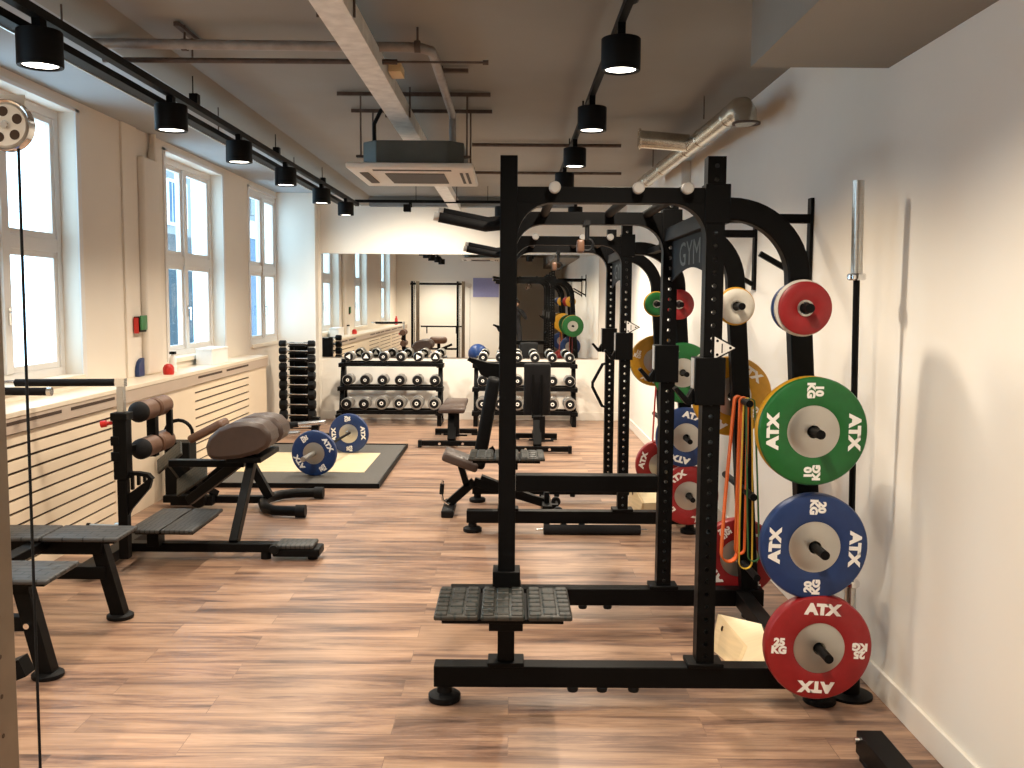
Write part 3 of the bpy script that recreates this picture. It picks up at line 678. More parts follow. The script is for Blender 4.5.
part('front_foot', B().box(-.56, -.46, yb - .25, yb + .25, .0, .06), M_rubber, t, bevel=.01)
part('rear_foot', B().box(.27, .35, yb - .22, yb + .22, .02, .10).box(.29, .33, yb - .1, yb + .1, .1, .19), M_black, t, bevel=.005)
part('adjuster_ladder', B().beam((-.24, yb, .30), (.20, yb, .13), .09, .03).beam((-.16, yb, .55), (.05, yb, .20), .04, .04), M_blackm, t)
for s in (-.2, .2): part('wheel', B().lathe([(0, -.02), (.035, -.02), (.04, -.014), (.04, .014), (.035, .02), (0, .02)], (.40, yb + s, .05), (0, 1, 0), 20), M_rubber, t)
part('wheel_axle', B().cyl((.40, yb - .2, .05), (.40, yb + .2, .05), .012, n=10).box(.33, .41, yb - .03, yb + .03, .035, .07), M_blackm, t)
part('lever', B().tube([(-.50, yb - .19, .10), (-.55, yb - .20, .14), (-.56, yb - .20, .20), (-.55, yb - .20, .30)], .012, 10), M_chrome, t, 'bright lever with grip')
part('lever_grip', B().cyl((-.56, yb - .20, .19), (-.553, yb - .20, .275), .018, n=12), M_rubber, t)

# ================================================================ DUMBBELL RACKS
def db_rack(x0, x1, y, label):
    t = thing('dumbbell_rack', label, 'dumbbell rack', ((x0 + x1) / 2, y, 0), 'three tier dumbbell racks under the mirror')
    for x in (x0 + .03, x1 - .03):
        part('side_frame', B().beam((x, y - .25, .0), (x, y - .25, .18), .06, .12, (0, 1, 0)).beam((x, y - .22, .16), (x, y + .02, .92), .07, .06, (1, 0, 0)).beam((x, y - .3, .03), (x, y + .22, .03), .06, .05, (0, 0, 1)).beam((x, y + .2, .04), (x, y + .06, .88), .05, .05, (1, 0, 0)), M_black, t, bevel=.004)
        for k, (zt, yo) in enumerate(((.225, -.22), (.555, -.12), (.885, -.02))):
            part('bracket', B().box(x - .05, x + .05, y + yo - .13, y + yo + .10, zt - .07, zt - .012), M_black, t, bevel=.004)
    for zt, yo in ((.225, -.22), (.555, -.12), (.885, -.02)):
        part('rail', B().box(x0 + .06, x1 - .06, y + yo - .14, y + yo - .10, zt - .055, zt), M_black, t, bevel=.003)
        part('rail', B().box(x0 + .06, x1 - .06, y + yo + .08, y + yo + .12, zt - .04, zt + .01), M_black, t, bevel=.003)
    part('cross_bar', B().box(x0 + .06, x1 - .06, y + .17, y + .21, .06, .10), M_steel, t, 'steel cross bar at the floor')
    return t
DB = {}
def db_proto(Rr, tri, th, fc=.88):
    """dumbbell along Y, centred on its handle"""
    t = thing('dumbbell', 'proto', 'dumbbell', (0, 0, 0), 'x')
    part('handle', B().lathe([(0, -.065), (.014, -.065), (.017, -.03), (.018, 0), (.017, .03), (.014, .065), (0, .065)], (0, 0, 0), (0, 1, 0), 14), M_chrome, t, 'chrome handle')
    for s in (-1, 1):
        h = part('head', B().lathe([(0, .06), (Rr * .8, .06), (Rr, .068), (Rr, .06 + th - .012), (Rr * .92, .06 + th), (0, .06 + th)], (0, 0, 0), (0, s, 0), 28), M_dbsil, t, 'grey steel head')
        part('face', B().lathe([(0, .06 + th), (Rr * fc, .06 + th), (Rr * fc, .067 + th), (Rr * (fc - .1), .071 + th), (Rr * .3, .067 + th), (0, .067 + th)], (0, 0, 0), (0, s, 0), 28), M_rubber, h, 'black end face')
        if tri is None:
            part('emblem', B().lathe([(Rr * .16, .0665 + th), (Rr * .28, .0665 + th), (Rr * .28, .0705 + th), (Rr * .16, .0705 + th)], (0, 0, 0), (0, s, 0), 20, True), M_white, h, 'pale ring on the end face')
        else:
            a0 = R(tri); y0 = s * (.0672 + th); y1 = s * (.0708 + th)
            tp = [(Rr * .62 * math.cos(a0 + k * 2.0944), Rr * .62 * math.sin(a0 + k * 2.0944)) for k in range(3)]
            part('emblem', B().prism(tp, 'y', min(y0, y1), max(y0, y1)), M_white, h, 'white triangle on the end face')
    return t
first = {}
def put_db(Rr, tri, th, loc, label, group):
    k = (Rr, tri, th, .70 if Rr > .085 else .88)
    if k not in first:
        t = db_proto(*k); first[k] = t; t.location = loc; t['label'] = label; t['group'] = group
    else: dup(first[k], loc, None, label, group)
# rack by the windows
RA = (-2.42, -.97, 13.72)
db_rack(*RA, 'black dumbbell rack under the mirror, standing nearer the windows')
RBk = (-.52, .93, 13.72)
db_rack(*RBk, 'black dumbbell rack under the mirror, standing nearer the power racks')
for (x0, x1, y), who, tris in ((RA, 'by the windows', (60, 210, None, None, 0, 90)), (RBk, 'by the power racks', (None, None, None, None, None, None))):
    tiers = (('top', .885, -.02, .070, .07), ('middle', .555, -.12, .077, .075), ('bottom', .225, -.22, .092, .09))
    for nm, zt, yo, Rr, th in tiers:
        for k in range(6):
            x = x0 + .13 + k * (x1 - x0 - .225) / 5
            rr = Rr
            if nm == 'bottom' and who == 'by the windows' and k < 2: rr = .080
            tri = tris[k] if nm == 'top' else None
            put_db(rr, tri, th, (x, y + yo - .01, zt + rr + .012), '%s dumbbell from the window end, %s tier of rack %s' % (ORD[k], nm, who), 'dumbbells on the rack ' + who)

# vertical dumbbell tower in the corner
tx, ty = -2.93, 13.25
t = thing('dumbbell_tower', 'narrow vertical black tower holding small dumbbells in the corner by the far window', 'dumbbell tower', (tx, ty, 0))
part('base_plate', B().box(tx - .22, tx + .26, ty - .20, ty + .2, 0, .03), M_black, t, bevel=.004)
for s in (-.09, .10): part('upright', B().box(tx + s - .03, tx + s + .03, ty - .03, ty + .03, .03, 1.18), M_black, t, bevel=.003)
part('back_panel', B().box(tx - .12, tx + .13, ty + .03, ty + .05, .05, 1.17), M_blackm, t)
zs = [1.165, 1.065, .96, .845, .725, .60, .465, .325, .18]
hp = None
for k, z in enumerate(zs):
    part('cradle', B().box(tx - .11, tx + .12, ty - .15, ty - .03, z - .045, z - .025), M_black, t)
    r_ = .045 + .0045 * k
    d = thing('dumbbell', '%s small black dumbbell from the top of the vertical tower' % ORD[k], 'dumbbell', (tx + .005, ty - .105, z), 'small dumbbells on the vertical tower')
    c = (tx + .005, ty - .105, z)
    part('handle', B().cyl((c[0] - .15, c[1], z), (c[0] + .15, c[1], z), .016, n=14), M_chrome, d, 'chrome handle')
    for s in (-1, 1):
        part('head', B().lathe([(0, 0), (r_ * .85, 0), (r_, .01), (r_, .08), (r_ * .8, .095), (0, .095)], (c[0] + s * .15, c[1], z), (s, 0, 0), 8), M_rubber, d)

# ================================================================ PLATFORM, BARBELL ON FLOOR
PXa, PXb, PYa, PYb = -2.95, -1.25, 8.95, 11.45
t = thing('lifting_platform', 'lifting platform with pale wooden middle and dark rubber border on the floor', 'lifting platform', (-2.1, 10.2, 0))
part('rubber_border', B().box(PXa, PXb, PYa, PYb, 0, .035), M_platr, t, bevel=.004)
part('wood_inlay', B().box(PXa + .02, PXb - .22, PYa + .62, PYb - .66, .035, .040), M_platw, t, 'pale wooden inlay')
part('edge_frame', B().box(PXb, PXb + .02, PYa - .02, PYb + .02, 0, .045).box(PXa, PXb, PYa - .02, PYa, 0, .045).box(PXa, PXb, PYb, PYb + .02, 0, .045), M_blackm, t)
bx, by, bz = -1.88, 10.1, .035 + .2255
ang = R(-4.3)
t = barbell('barbell lying across the platform with a blue plate on each end', (bx, by, bz), (R(-90), 0, ang))
dv = Vector((math.sin(-ang), math.cos(ang), 0))
for s, lb in ((-1, 'blue bumper plate on the near end of the barbell lying on the platform'), (1, 'blue bumper plate on the far end of the barbell lying on the platform')):
    c = Vector((bx, by, bz)) + dv * (s * (.67 + .035)) - dv * .031
    plate('bumper_plate', M_blue, .225, .062, '20', lb, loc=tuple(c), rot=58 if s < 0 else 86, yaw=math.degrees(ang), group='blue plates on the barbell on the floor')

# small rack for bars behind the barbell
t = thing('bar_stand', 'small black low stand behind the barbell in front of the dumbbell rack', 'bar stand', (-2.3, 12.3, 0))
part('base', B().box(-2.62, -2.10, 12.25, 12.35, 0, .05).box(-2.62, -2.54, 12.1, 12.5, 0, .04).box(-2.18, -2.10, 12.1, 12.5, 0, .04), M_black, t, bevel=.004)
part('post', B().beam((-2.52, 12.3, .05), (-2.50, 12.3, .26), .09, .10).beam((-2.16, 12.3, .05), (-2.22, 12.3, .30), .07, .09), M_black, t, bevel=.004)
part('peg', B().cyl((-2.16, 12.3, .13), (-1.84, 12.25, .13), .018, n=14), M_chrome, t, 'chrome peg')
part('peg', B().cyl((-2.55, 12.3, .13), (-2.80, 12.3, .13), .018, n=14), M_chrome, t, 'chrome peg')

# ================================================================ MACHINES ON THE WINDOW SIDE
def post_disc(b, x, y): return b.lathe([(0, 0), (.068, 0), (.072, .006), (.072, .02), (.06, .028), (0, .03)], (x, y, 0), (0, 0, 1), 28)
# 1 glute-ham bench: rollers, step plate, thigh pad
t = thing('glute_ham_bench', 'glute ham bench with brown roller pads and a big rounded brown thigh pad', 'exercise bench', (-2.1, 6.6, 0))
part('base_beam', B().box(-2.65, -1.40, 6.56, 6.65, .05, .11), M_black, t, bevel=.004)
part('base_beam', B().box(-2.72, -2.62, 6.0, 7.15, .03, .10), M_black, t, bevel=.004)
ef = part('end_foot', B().box(-1.62, -1.30, 6.52, 6.70, .03, .085), M_black, t, bevel=.01)
part('rubber_top', B().rbox(-1.60, -1.34, 6.51, 6.71, .086, .115, .01), M_stepr, ef, 'ribbed grey rubber top')
part('wheel', B().lathe([(0, -.02), (.03, -.02), (.035, 0), (.03, .02), (0, .02)], (-1.60, 6.50, .09), (0, 1, 0), 18), M_rubber, t)
for x in (-1.68, -1.36): part('levelling_foot', B().cyl((x, 6.60, 0), (x, 6.60, .05), .035, n=16), M_rubber, t)
part('leg', B().beam((-1.905, 6.62, .10), (-1.885, 7.1, .66), .06, .07), M_black, t, bevel=.004)
part('brace', B().beam((-1.92, 7.1, .64), (-2.42, 7.25, .26), .06, .07).box(-2.5, -1.95, 7.05, 7.13, .55, .60), M_black, t, bevel=.004)
prof = [(-2.173, 0.66), (-2.183, 0.72), (-2.158, 0.79), (-2.088, 0.855), (-1.988, 0.895), (-1.868, 0.905), (-1.778, 0.885), (-1.723, 0.83), (-1.713, 0.77), (-1.738, 0.72), (-1.808, 0.675), (-1.938, 0.64), (-2.088, 0.625), (-2.148, 0.635)]
for (ya, yb2) in ((6.90, 7.18), (7.26, 7.54)):
    part('thigh_pad', B().prism(prof, 'y', ya, yb2), M_brown, t, 'large rounded brown pad', bevel=.03)
part('pad_plate', B().box(-2.05, -1.80, 6.95, 7.5, .60, .64), M_black, t, bevel=.003)
t.location = (-2.1 + .01, 6.6 - .13, 0)
# upright with telescoping tube and grip bar
ux, uy = -2.49, 6.22
part('upright', B().box(ux - .03, ux + .03, uy - .035, uy + .035, .10, .62).box(ux - .043, ux + .043, uy - .05, uy + .05, .62, 1.02).box(ux - .052, ux + .052, uy - .06, uy + .06, 1.0, 1.05).box(ux - .056, ux + .0, uy - .055, uy + .055, .84, .90).box(ux - .056, ux, uy - .055, uy + .055, .74, .80), M_black, t, bevel=.006)
part('telescoping_tube', B().box(ux - .022, ux + .022, uy - .022, uy + .022, 1.05, 1.22), M_steel, t, 'brushed steel telescoping tube', bevel=.003)
gb = part('grip_bar', B().cyl((ux, uy, 1.24), (ux - .72, uy - .02, 1.235), .013, n=16).box(ux - .03, ux + .03, uy - .025, uy + .025, 1.215, 1.265), M_chrome, t, 'chrome grip bar')
part('grip_foam', B().cyl((ux - .04, uy, 1.24), (ux - .66, uy - .018, 1.235), .024, n=18), M_foam, gb, 'black foam sleeve')
gb = part('grip_bar', B().cyl((ux - .265, uy - .42, 1.22), (ux - .76, uy - .43, 1.22), .013, n=16).cyl((ux - .24, uy - .419, 1.22), (ux - .265, uy - .42, 1.22), .026, n=18), M_chrome, t, 'chrome grip bar')
part('grip_foam', B().cyl((ux - .265, uy - .42, 1.22), (ux - .70, uy - .43, 1.22), .024, n=18), M_foam, gb, 'black foam sleeve')
part('grip_bar', B().tube([(ux - .66, uy - .02, 1.24), (ux - .76, uy - .1, 1.24), (ux - .77, uy - .35, 1.225), (ux - .74, uy - .43, 1.22)], .013, 10), M_chrome, t)
kb = part('knob', B().cyl((ux - .04, uy - .02, .985), (ux - .085, uy - .03, .98), .012, n=12).cyl((ux - .085, uy - .03, .98), (ux - .12, uy - .035, .975), .022, n=14), M_redp, t, 'red pull knob')
# curved perforated bracket on the upright
part('curved_bracket', B().prism([(ux + .02, .36), (ux + .05, .42), (ux + .17, .56), (ux + .185, .61), (ux + .17, .63), (ux + .14, .60), (ux + .03, .52)], 'y', uy - .02, uy + .02)
     .strip([(ux + .02, uy, .655), (ux + .10, uy, .655), (ux + .16, uy, .645), (ux + .185, uy, .615)], .022, .05, (0, 1, 0))
     .box(ux + .05, ux + .065, uy - .015, uy + .015, .55, .65).box(ux + .09, ux + .105, uy - .015, uy + .015, .58, .65).box(ux + .13, ux + .142, uy - .015, uy + .015, .60, .645), M_black, t)
part('storage_peg', B().cyl((ux - .03, uy, .30), (ux - .06, uy, .30), .035, n=18).cyl((ux - .06, uy, .30), (ux - .22, uy - .01, .31), .018, n=16), M_steel, t, 'steel storage peg')
part('storage_peg_cap', B().cyl((ux - .22, uy - .01, .31), (ux - .24, uy - .011, .311), .022, n=16), M_rubber, t)
# ankle rollers
part('roller_frame', B().box(-2.48, -2.42, 6.60, 6.67, .70, 1.03).box(-2.42, -2.38, 6.80, 6.84, .78, 1.0).beam((ux, uy + .03, .80), (-2.46, 6.60, .80), .05, .04), M_black, t, bevel=.004)
for (cx, cz) in ((-2.45, 1.03), (-2.44, .785)):
    for ya, yb2, m_ in ((6.40, 6.61, M_brownl), (6.66, 6.87, M_brownl)):
        ro = part('roller_pad', B().lathe([(0, 0), (.058, 0), (.068, .012), (.068, yb2 - ya - .012), (.058, yb2 - ya), (0, yb2 - ya)], (cx, ya, cz), (0, 1, 0), 28), m_, t, 'tan brown vinyl roller')
        if ya < 6.5: part('end_cap', B().lathe([(.058, .001), (.0655, .012), (.0688, .014), (.0688, -.01), (.055, -.03), (.03, -.045), (0, -.05)], (cx, ya, cz), (0, 1, 0), 24), M_foam, ro, 'black rounded end cap')
    part('roller_axle', B().cyl((cx, 6.59, cz), (cx, 6.70, cz), .02, n=14), M_black, t)
# step plate over the base
sp = part('step_plate', B().box(-2.46, -2.08, 6.30, 6.86, .235, .255).box(-2.46, -2.38, 6.50, 6.62, .10, .235), M_black, t, bevel=.003)
for a in (-2.49, -2.27): part('rubber_pad', B().rbox(a, a + .21, 6.24, 6.90, .256, .28, .008), M_stepr, sp, 'grooved grey rubber pad')

# 2 back-extension bench behind it
t = thing('back_extension_bench', 'back extension bench with dark tilted foot plates and curved floor tubes behind the thigh pad', 'exercise bench', (-2.3, 8.2, 0))
part('floor_tube', B().tube([(-1.72, 8.45, .055), (-1.90, 8.43, .055), (-2.02, 8.38, .05), (-2.10, 8.25, .05), (-2.10, 8.05, .05), (-2.03, 7.85, .05), (-1.93, 7.74, .05), (-1.72, 7.70, .055)], .042, 16), M_black, t)
for y in (7.70, 8.45): part('rubber_end', B().cyl((-1.74, y, .055), (-1.66, y, .055), .052, n=20), M_rubber, t)
part('strut', B().beam((-2.05, 8.10, .08), (-2.22, 8.10, .40), .07, .07).beam((-2.22, 8.1, .38), (-2.30, 8.1, .58), .06, .06), M_black, t, bevel=.004)
part('base_beam', B().box(-2.95, -2.08, 8.05, 8.13, .04, .10), M_black, t, bevel=.004)
part('main_beam', B().beam((-2.70, 8.09, .12), (-2.12, 8.09, .62), .07, .07).box(-2.55, -2.05, 8.05, 8.12, .46, .51), M_black, t, bevel=.004)
part('side_shroud', B().box(-3.02, -2.80, 8.30, 8.5, .04, .52), M_blackm, t, bevel=.01)
part('ring_handle', B().tube([(-2.88 + .12 * math.cos(a), 8.28, .60 + .12 * math.sin(a)) for a in [i * math.pi / 10 for i in range(0, 15)]], .016, 10).tube([(-2.99, 8.28, .60), (-3.0, 8.3, .40)], .016, 8), M_black, t)
mt = Matrix.Translation((-2.80, 7.82, .47)) @ Matrix.Rotation(R(-40), 4, 'Y') @ Matrix.Rotation(R(30), 4, 'X')
part('foot_plate', B().rbox(-.13, .13, -.10, .10, -.012, .012, .008, mtx=mt), M_step, t, 'ribbed dark foot plate')
mt = Matrix.Translation((-2.62, 7.82, .30)) @ Matrix.Rotation(R(-35), 4, 'Y') @ Matrix.Rotation(R(30), 4, 'X')
part('foot_plate', B().rbox(-.15, .15, -.12, .12, -.012, .012, .008, mtx=mt), M_step, t, 'ribbed dark foot plate')
part('plate_arm', B().beam((-2.82, 7.86, .44), (-2.66, 8.05, .10), .06, .06).beam((-2.62, 7.85, .27), (-2.50, 8.07, .12), .05, .05).box(-2.85, -2.5, 7.95, 8.05, .04, .12), M_blackm, t)
part('small_wheel', B().lathe([(0, -.03), (.07, -.03), (.08, 0), (.07, .03), (0, .03)], (-2.62, 7.95, .10), (0, 1, 0), 20), M_rubber, t)
mt = Matrix.Translation((-2.56, 8.09, .66)) @ Matrix.Rotation(R(-28), 4, 'Y')
part('calf_pad', B().rbox(-.16, .16, -.12, .12, -.035, .035, .025, mtx=mt), M_brownl, t, 'small brown wedge pad')
part('seat_pad', B().rbox(-2.45, -2.18, 7.92, 8.25, .51, .60, .03), M_brown, t, 'brown vinyl pad')
for y, x, z in ((8.0, -2.15, .62), (8.45, -2.02, .655)):
    hd = part('handle', B().cyl((x, y, z), (x + .38, y + .02, z + .035), .02, n=14), M_chrome, t, 'chrome handle bar')
    part('grip', B().cyl((x - .01, y, z), (x + .14, y + .008, z + .014), .026, n=14), M_foam, hd, 'black foam grip')
part('handle_beam', B().beam((-2.20, 8.09, .56), (-2.15, 8.0, .62), .05, .05).beam((-2.15, 8.09, .56), (-2.03, 8.45, .65), .04, .04), M_black, t)

# 3 foot platform station in the near corner
t = thing('step_station', 'low black step station with grooved rubber plates beside the cable tower', 'step station', (-2.4, 4.8, 0))
for (xt, yt, zt, xb_, yb_) in ((-2.27, 5.20, .46, -2.165, 5.22), (-2.28, 4.40, .45, -2.165, 4.38)):
    part('leg', B().beam((xt, yt, zt), (xb_, yb_, .02), .075, .075), M_black, t, bevel=.004)
    part('foot', post_disc(B(), xb_, yb_), M_rubber, t)
for (xt, yt) in ((-2.75, 5.2), (-2.75, 4.4)):
    part('leg', B().beam((xt - .12, yt, .44), (xt - .20, yt, .02), .075, .075), M_black, t, bevel=.004)
    part('foot', post_disc(B(), xt - .20, yt), M_rubber, t)
part('cross_beam', B().box(-3.0, -2.23, 5.155, 5.245, .375, .455), M_black, t, bevel=.004)
part('cross_beam', B().box(-2.80, -2.22, 5.16, 5.24, .235, .305), M_black, t, bevel=.004)
part('cross_beam', B().box(-3.0, -2.24, 4.36, 4.44, .40, .475), M_black, t, bevel=.004)
part('cross_beam', B().box(-2.60, -2.52, 4.44, 5.16, .41, .46), M_black, t, bevel=.004)
part('cross_beam', B().box(-2.80, -2.20, 4.37, 4.43, .22, .29), M_black, t, bevel=.004)
part('bolt', B().cyl((-2.24, 4.36, .255), (-2.24, 4.34, .255), .014, n=10), M_chrome, t)
for (x0, x1, ya, yb2, z) in ((-2.95, -2.10, 5.06, 5.36, .456), (-2.85, -2.07, 4.22, 4.55, .476)):
    pl = part('step_plate', B().box(x0 + .02, x1 - .03, ya + .02, yb2 - .02, z, z + .012), M_black, t)
    w3 = (x1 - x0) / 2
    for k in range(2): part('rubber_pad', B().rbox(x0 + k * w3 + .004, x0 + (k + 1) * w3 - .004, ya, yb2, z + .012, z + .036, .010), M_stepg, pl, 'grooved grey rubber pad')

# 4 cable tower at the picture edge, its pulley and cable in view
t = thing('cable_tower', 'tall twin post cable tower with a spoked pulley and thin black cable', 'cable machine', (-1.85, 2.3, 0))
for x in (-2.52, -1.29):
    pb = B().holed(x, 2.26, 2.34, .10, 2.25, .09, .10, .011) if False else B().box(x - .045, x + .045, 2.26, 2.36, .06, 2.27)
    up_ = part('post', pb, M_tan, t, 'steel post with warm light painted into its tan colour', bevel=.006)
    for k in range(18):
        part('adjustment_hole', B().cyl((x + .0445, 2.285, .30 + k * .10), (x + .0458, 2.285, .30 + k * .10), .006, n=10), M_slot, up_)
    part('guide_rod', B().cyl((x - .09, 2.31, .06), (x - .09, 2.31, 2.27), .014, n=14), M_chrome, t, 'chrome guide rod')
    part('rear_post', B().box(x - .18, x - .12, 2.26, 2.36, .06, 2.27), M_black, t, bevel=.005)
    part('floor_foot', B().box(x - .2, x + .06, 1.95, 2.48, 0, .06), M_black, t, bevel=.005)
part('top_beam', B().box(-2.72, -1.30, 2.27, 2.35, 2.17, 2.23), M_black, t, bevel=.005)
part('low_beam', B().box(-2.40, -1.44, 2.27, 2.35, .42, .47), M_black, t, bevel=.005)
part('carriage_bar', B().cyl((-2.45, 2.2, 1.05), (-1.32, 2.2, 1.05), .022, n=14).box(-2.30, -2.27, 2.18, 2.22, .86, 1.05).box(-1.50, -1.47, 2.18, 2.22, .86, 1.05), M_black, t)
px_, pz_, py_ = -1.133, 2.162, 2.20
pu = part('pulley', B().lathe([(0, -.012), (.046, -.012), (.049, -.008), (.049, .008), (.046, .012), (0, .012)], (px_, py_, pz_), (0, 1, 0), 40), M_acpanel, t, 'pale pulley wheel')
part('rim', B().lathe([(.0492, -.009), (.055, -.013), (.057, -.011), (.052, 0), (.057, .011), (.055, .013), (.0492, .009)], (px_, py_, pz_), (0, 1, 0), 40, True), M_chrome, pu, 'chrome rim')
for k in range(5):
    a = k * 2 * math.pi / 5 + .45; c, d = math.cos(a), math.sin(a)
    el = [(px_ + c * (.030 + .011 * math.cos(q)) - d * .0115 * math.sin(q), pz_ + d * (.030 + .011 * math.cos(q)) + c * .0115 * math.sin(q)) for q in [i * math.pi / 8 for i in range(16)]]
    part('wheel_hole', B().prism(el, 'y', py_ - .0128, py_ - .0121), M_slot, pu, 'dark oval hole')
part('axle_bolt', B().lathe([(0, -.018), (.008, -.018), (.010, -.014), (.010, -.0122), (0, -.0122)], (px_, py_, pz_), (0, 1, 0), 12), M_chrome, pu)
part('pulley_bracket', B().box(px_ - .12, px_ + .03, py_ + .016, py_ + .022, pz_ - .03, pz_ + .072).box(px_ - .15, px_ - .02, py_ + .022, 2.30, pz_ + .0, pz_ + .072), M_acpanel, t, 'pale bracket')
part('cable', B().cyl((px_ + .022, py_, pz_ - .05), (px_ + .018, py_, .06), .0035, n=8).box(px_ + .0, px_ + .06, py_ - .03, py_ + .03, .0, .06), M_rubber, t, 'thin black cable')

# blue ball and brown bench by the rear wall, seen in the mirror
solo('exercise_ball', B().ball((-.92, 1.45, .275), .275, u=32, v=20), M_bluep, 'blue exercise ball reflected in the mirror beside the cable tower', 'exercise ball', (-.92, 1.45, .275))
t = thing('preacher_bench', 'brown padded bench in the mirror reflection between the cable tower posts', 'exercise bench', (-1.9, 3.0, 0))
part('pad', B().rbox(-2.15, -1.68, 2.85, 3.15, .62, .80, .08), M_brownl, t, 'brown vinyl pad')
part('post', B().beam((-1.9, 3.0, .05), (-1.9, 3.0, .62), .08, .08).beam((-1.9, 3.0, .45), (-1.55, 3.0, .60), .06, .06), M_black, t)
part('base', B().box(-2.2, -1.5, 2.97, 3.03, 0, .05).box(-2.2, -2.12, 2.8, 3.2, 0, .05), M_black, t, bevel=.004)
struct('trim_4', B().box(-1.12, -.36, YR, YR + .012, 1.86, 2.42), M_purple)

# ================================================================ CEILING EQUIPMENT
def lamp(x, y, zb, label, group, track_z, energy=None):
    t = thing('track_spotlight', label, 'spotlight', (x, y, zb), group)
    hh = .148
    part('housing', B().lathe([(.068, .012), (.078, 0), (.090, 0), (.092, .004), (.092, hh - .004), (.088, hh), (0, hh), (0, hh - .006), (.068, hh - .03)], (x, y, zb), (0, 0, 1), 40), M_blackm, t)
    part('stem', B().box(x - .018, x + .018, y - .03, y + .03, zb + hh, track_z), M_blackm, t)
    part('diffuser', B().lathe([(0, .012), (.074, .012), (.076, .010), (.074, .008), (0, .008)], (x, y, zb), (0, 0, 1), 32), M_glow, t, 'glowing white diffuser')
    ld = bpy.data.lights.new('lamp_light', 'SPOT'); ld.energy = energy or SPOT_W; ld.color = SPOT_C; ld.spot_size = R(146); ld.spot_blend = .8; ld.shadow_soft_size = .04
    lo = bpy.data.objects.new('lamp_light', ld); col.objects.link(lo); lo.parent = t; lo.location = (0, 0, -.03)
    return t
GL, GM = 'black spotlights on the track along the windows', 'black spotlights on the middle track'
for k, (x, y) in enumerate(((-1.99, 4.15), (-1.98, 5.69), (-1.95, 6.98), (-1.94, 8.36), (-1.935, 9.9), (-1.925, 11.28))):
    lamp(x, y, 2.745, '%s spotlight from the camera on the track along the windows' % ORD[k], GL, 2.94, 125)
lamp(-1.96, 1.15, 2.765, 'spotlight at the rear end of the window track, lighting the rear wall', GL, 2.94, 300)
for x, lb in ((-.12, 'added spotlight on the far track, unseen behind the front rack, brightening the far wall'), (.80, 'added spotlight on the far track by the far corner, brightening the far wall')):
    lamp(x, 12.2, 2.80, lb, 'added black spotlights on the far track', 2.985, 260)  # extra lamps, added to brighten the far wall
lamp(-1.96, 2.6, 2.765, 'spotlight on the window track just above the cable tower, before the first visible one', GL, 2.94)
for k, y in enumerate((4.60, 6.20, 7.85, 9.35)):
    lamp(.505, y, 2.85, '%s spotlight from the camera on the middle track above the racks' % ORD[k], GM, 3.065)
lamp(.505, 10.9, 2.86, 'added fifth spotlight on the middle track, out of sight, brightening the far wall', GM, 3.065, 230)  # added past the visible lamps for more light at the back
lamp(.505, 1.2, 2.86, 'spotlight at the rear end of the middle track, above the person in the mirror', GM, 3.065)
lamp(.505, 2.9, 2.86, 'spotlight on the middle track overhead, before the first visible one', GM, 3.065)
# tracks
t = thing('light_track', 'black light track running along the windows and turning along the far wall', 'light track', (-1.96, 7, 2.985))
part('rail', B().prism([(-2.03, .9), (-1.985, .9), (-1.915, 12.22), (-1.96, 12.22)], 'z', 2.94, 2.98).box(-1.94, 1.0, 12.18, 12.22, 2.985, 3.02).box(-1.965, -1.92, 12.18, 12.22, 2.94, 3.02), M_blackm, t)
hb = None
for y in (3.9, 6.1, 8.2, 10.2):
    part('hanger', B().cyl((-1.985, y, 2.98), (-1.985, y, 3.15), .004, n=8).box(-2.0, -1.95, y - .03, y + .03, 2.98, 3.04), M_blackm, t)
for x in (-1.2, -.3, .6): part('hanger', B().cyl((x, 12.2, 3.02), (x, 12.2, ZC - .001), .004, n=8), M_blackm, t)
t = thing('cable_rail', 'dark metal cable rail beside the light track above the windows', 'cable rail', (-2.08, 7, 2.93))
part('rail', B().prism([(-2.15, 1.2), (-2.075, 1.2), (-2.005, 11.7), (-2.08, 11.7)], 'z', 2.905, 2.94), M_blackm, t)
part('edge_strip', B().prism([(-2.16, 1.2), (-2.15, 1.2), (-2.08, 11.7), (-2.09, 11.7)], 'z', 2.90, 2.955), M_steel, t, 'bright metal edge')
for y in (4.6, 7.0, 9.4): part('hanger', B().cyl((-2.10, y, 2.94), (-2.10, y, 3.134), .005, n=8), M_dkpipe, t)
t = thing('light_track', 'black light track along the middle of the ceiling above the racks', 'light track', (.505, 6, 3.065))
part('rail', B().box(.487, .523, .5, 11.2, 3.065, 3.10), M_blackm, t)
part('feed_cable', B().tube([(.56, .5, 3.15), (.57, 3.6, 3.15), (.56, 4.5, 3.14), (.55, 4.75, ZC - .003)], .012, 8), M_blackm, t)
for y in (1.5, 5.4, 7.0, 8.6): part('hanger', B().cyl((.505, y, 3.10), (.505, y, ZC - .001), .006, n=8), M_blackm, t)
# small projector spot on the far track
t = thing('small_spotlight', 'small square black spotlight alone on the far end track', 'spotlight', (-1.3, 12.2, 2.9))
part('housing', B().box(-1.355, -1.265, 12.15, 12.25, 2.875, 2.965), M_blackm, t, bevel=.006)
part('stem', B().box(-1.29, -1.25, 12.185, 12.215, 2.93, 2.985), M_blackm, t)
part('diffuser', B().box(-1.345, -1.275, 12.2505, 12.2515, 2.885, 2.955), M_glow, t, 'glowing square lens')
ld = bpy.data.lights.new('lamp_light', 'SPOT'); ld.energy = 420; ld.color = SPOT_C; ld.spot_size = R(115); ld.spot_blend = .8; ld.shadow_soft_size = .05
lo = bpy.data.objects.new('lamp_light', ld); col.objects.link(lo); lo.parent = t; lo.location = (-.01, .08, 0.0); lo.rotation_euler = (R(42), 0, 0)
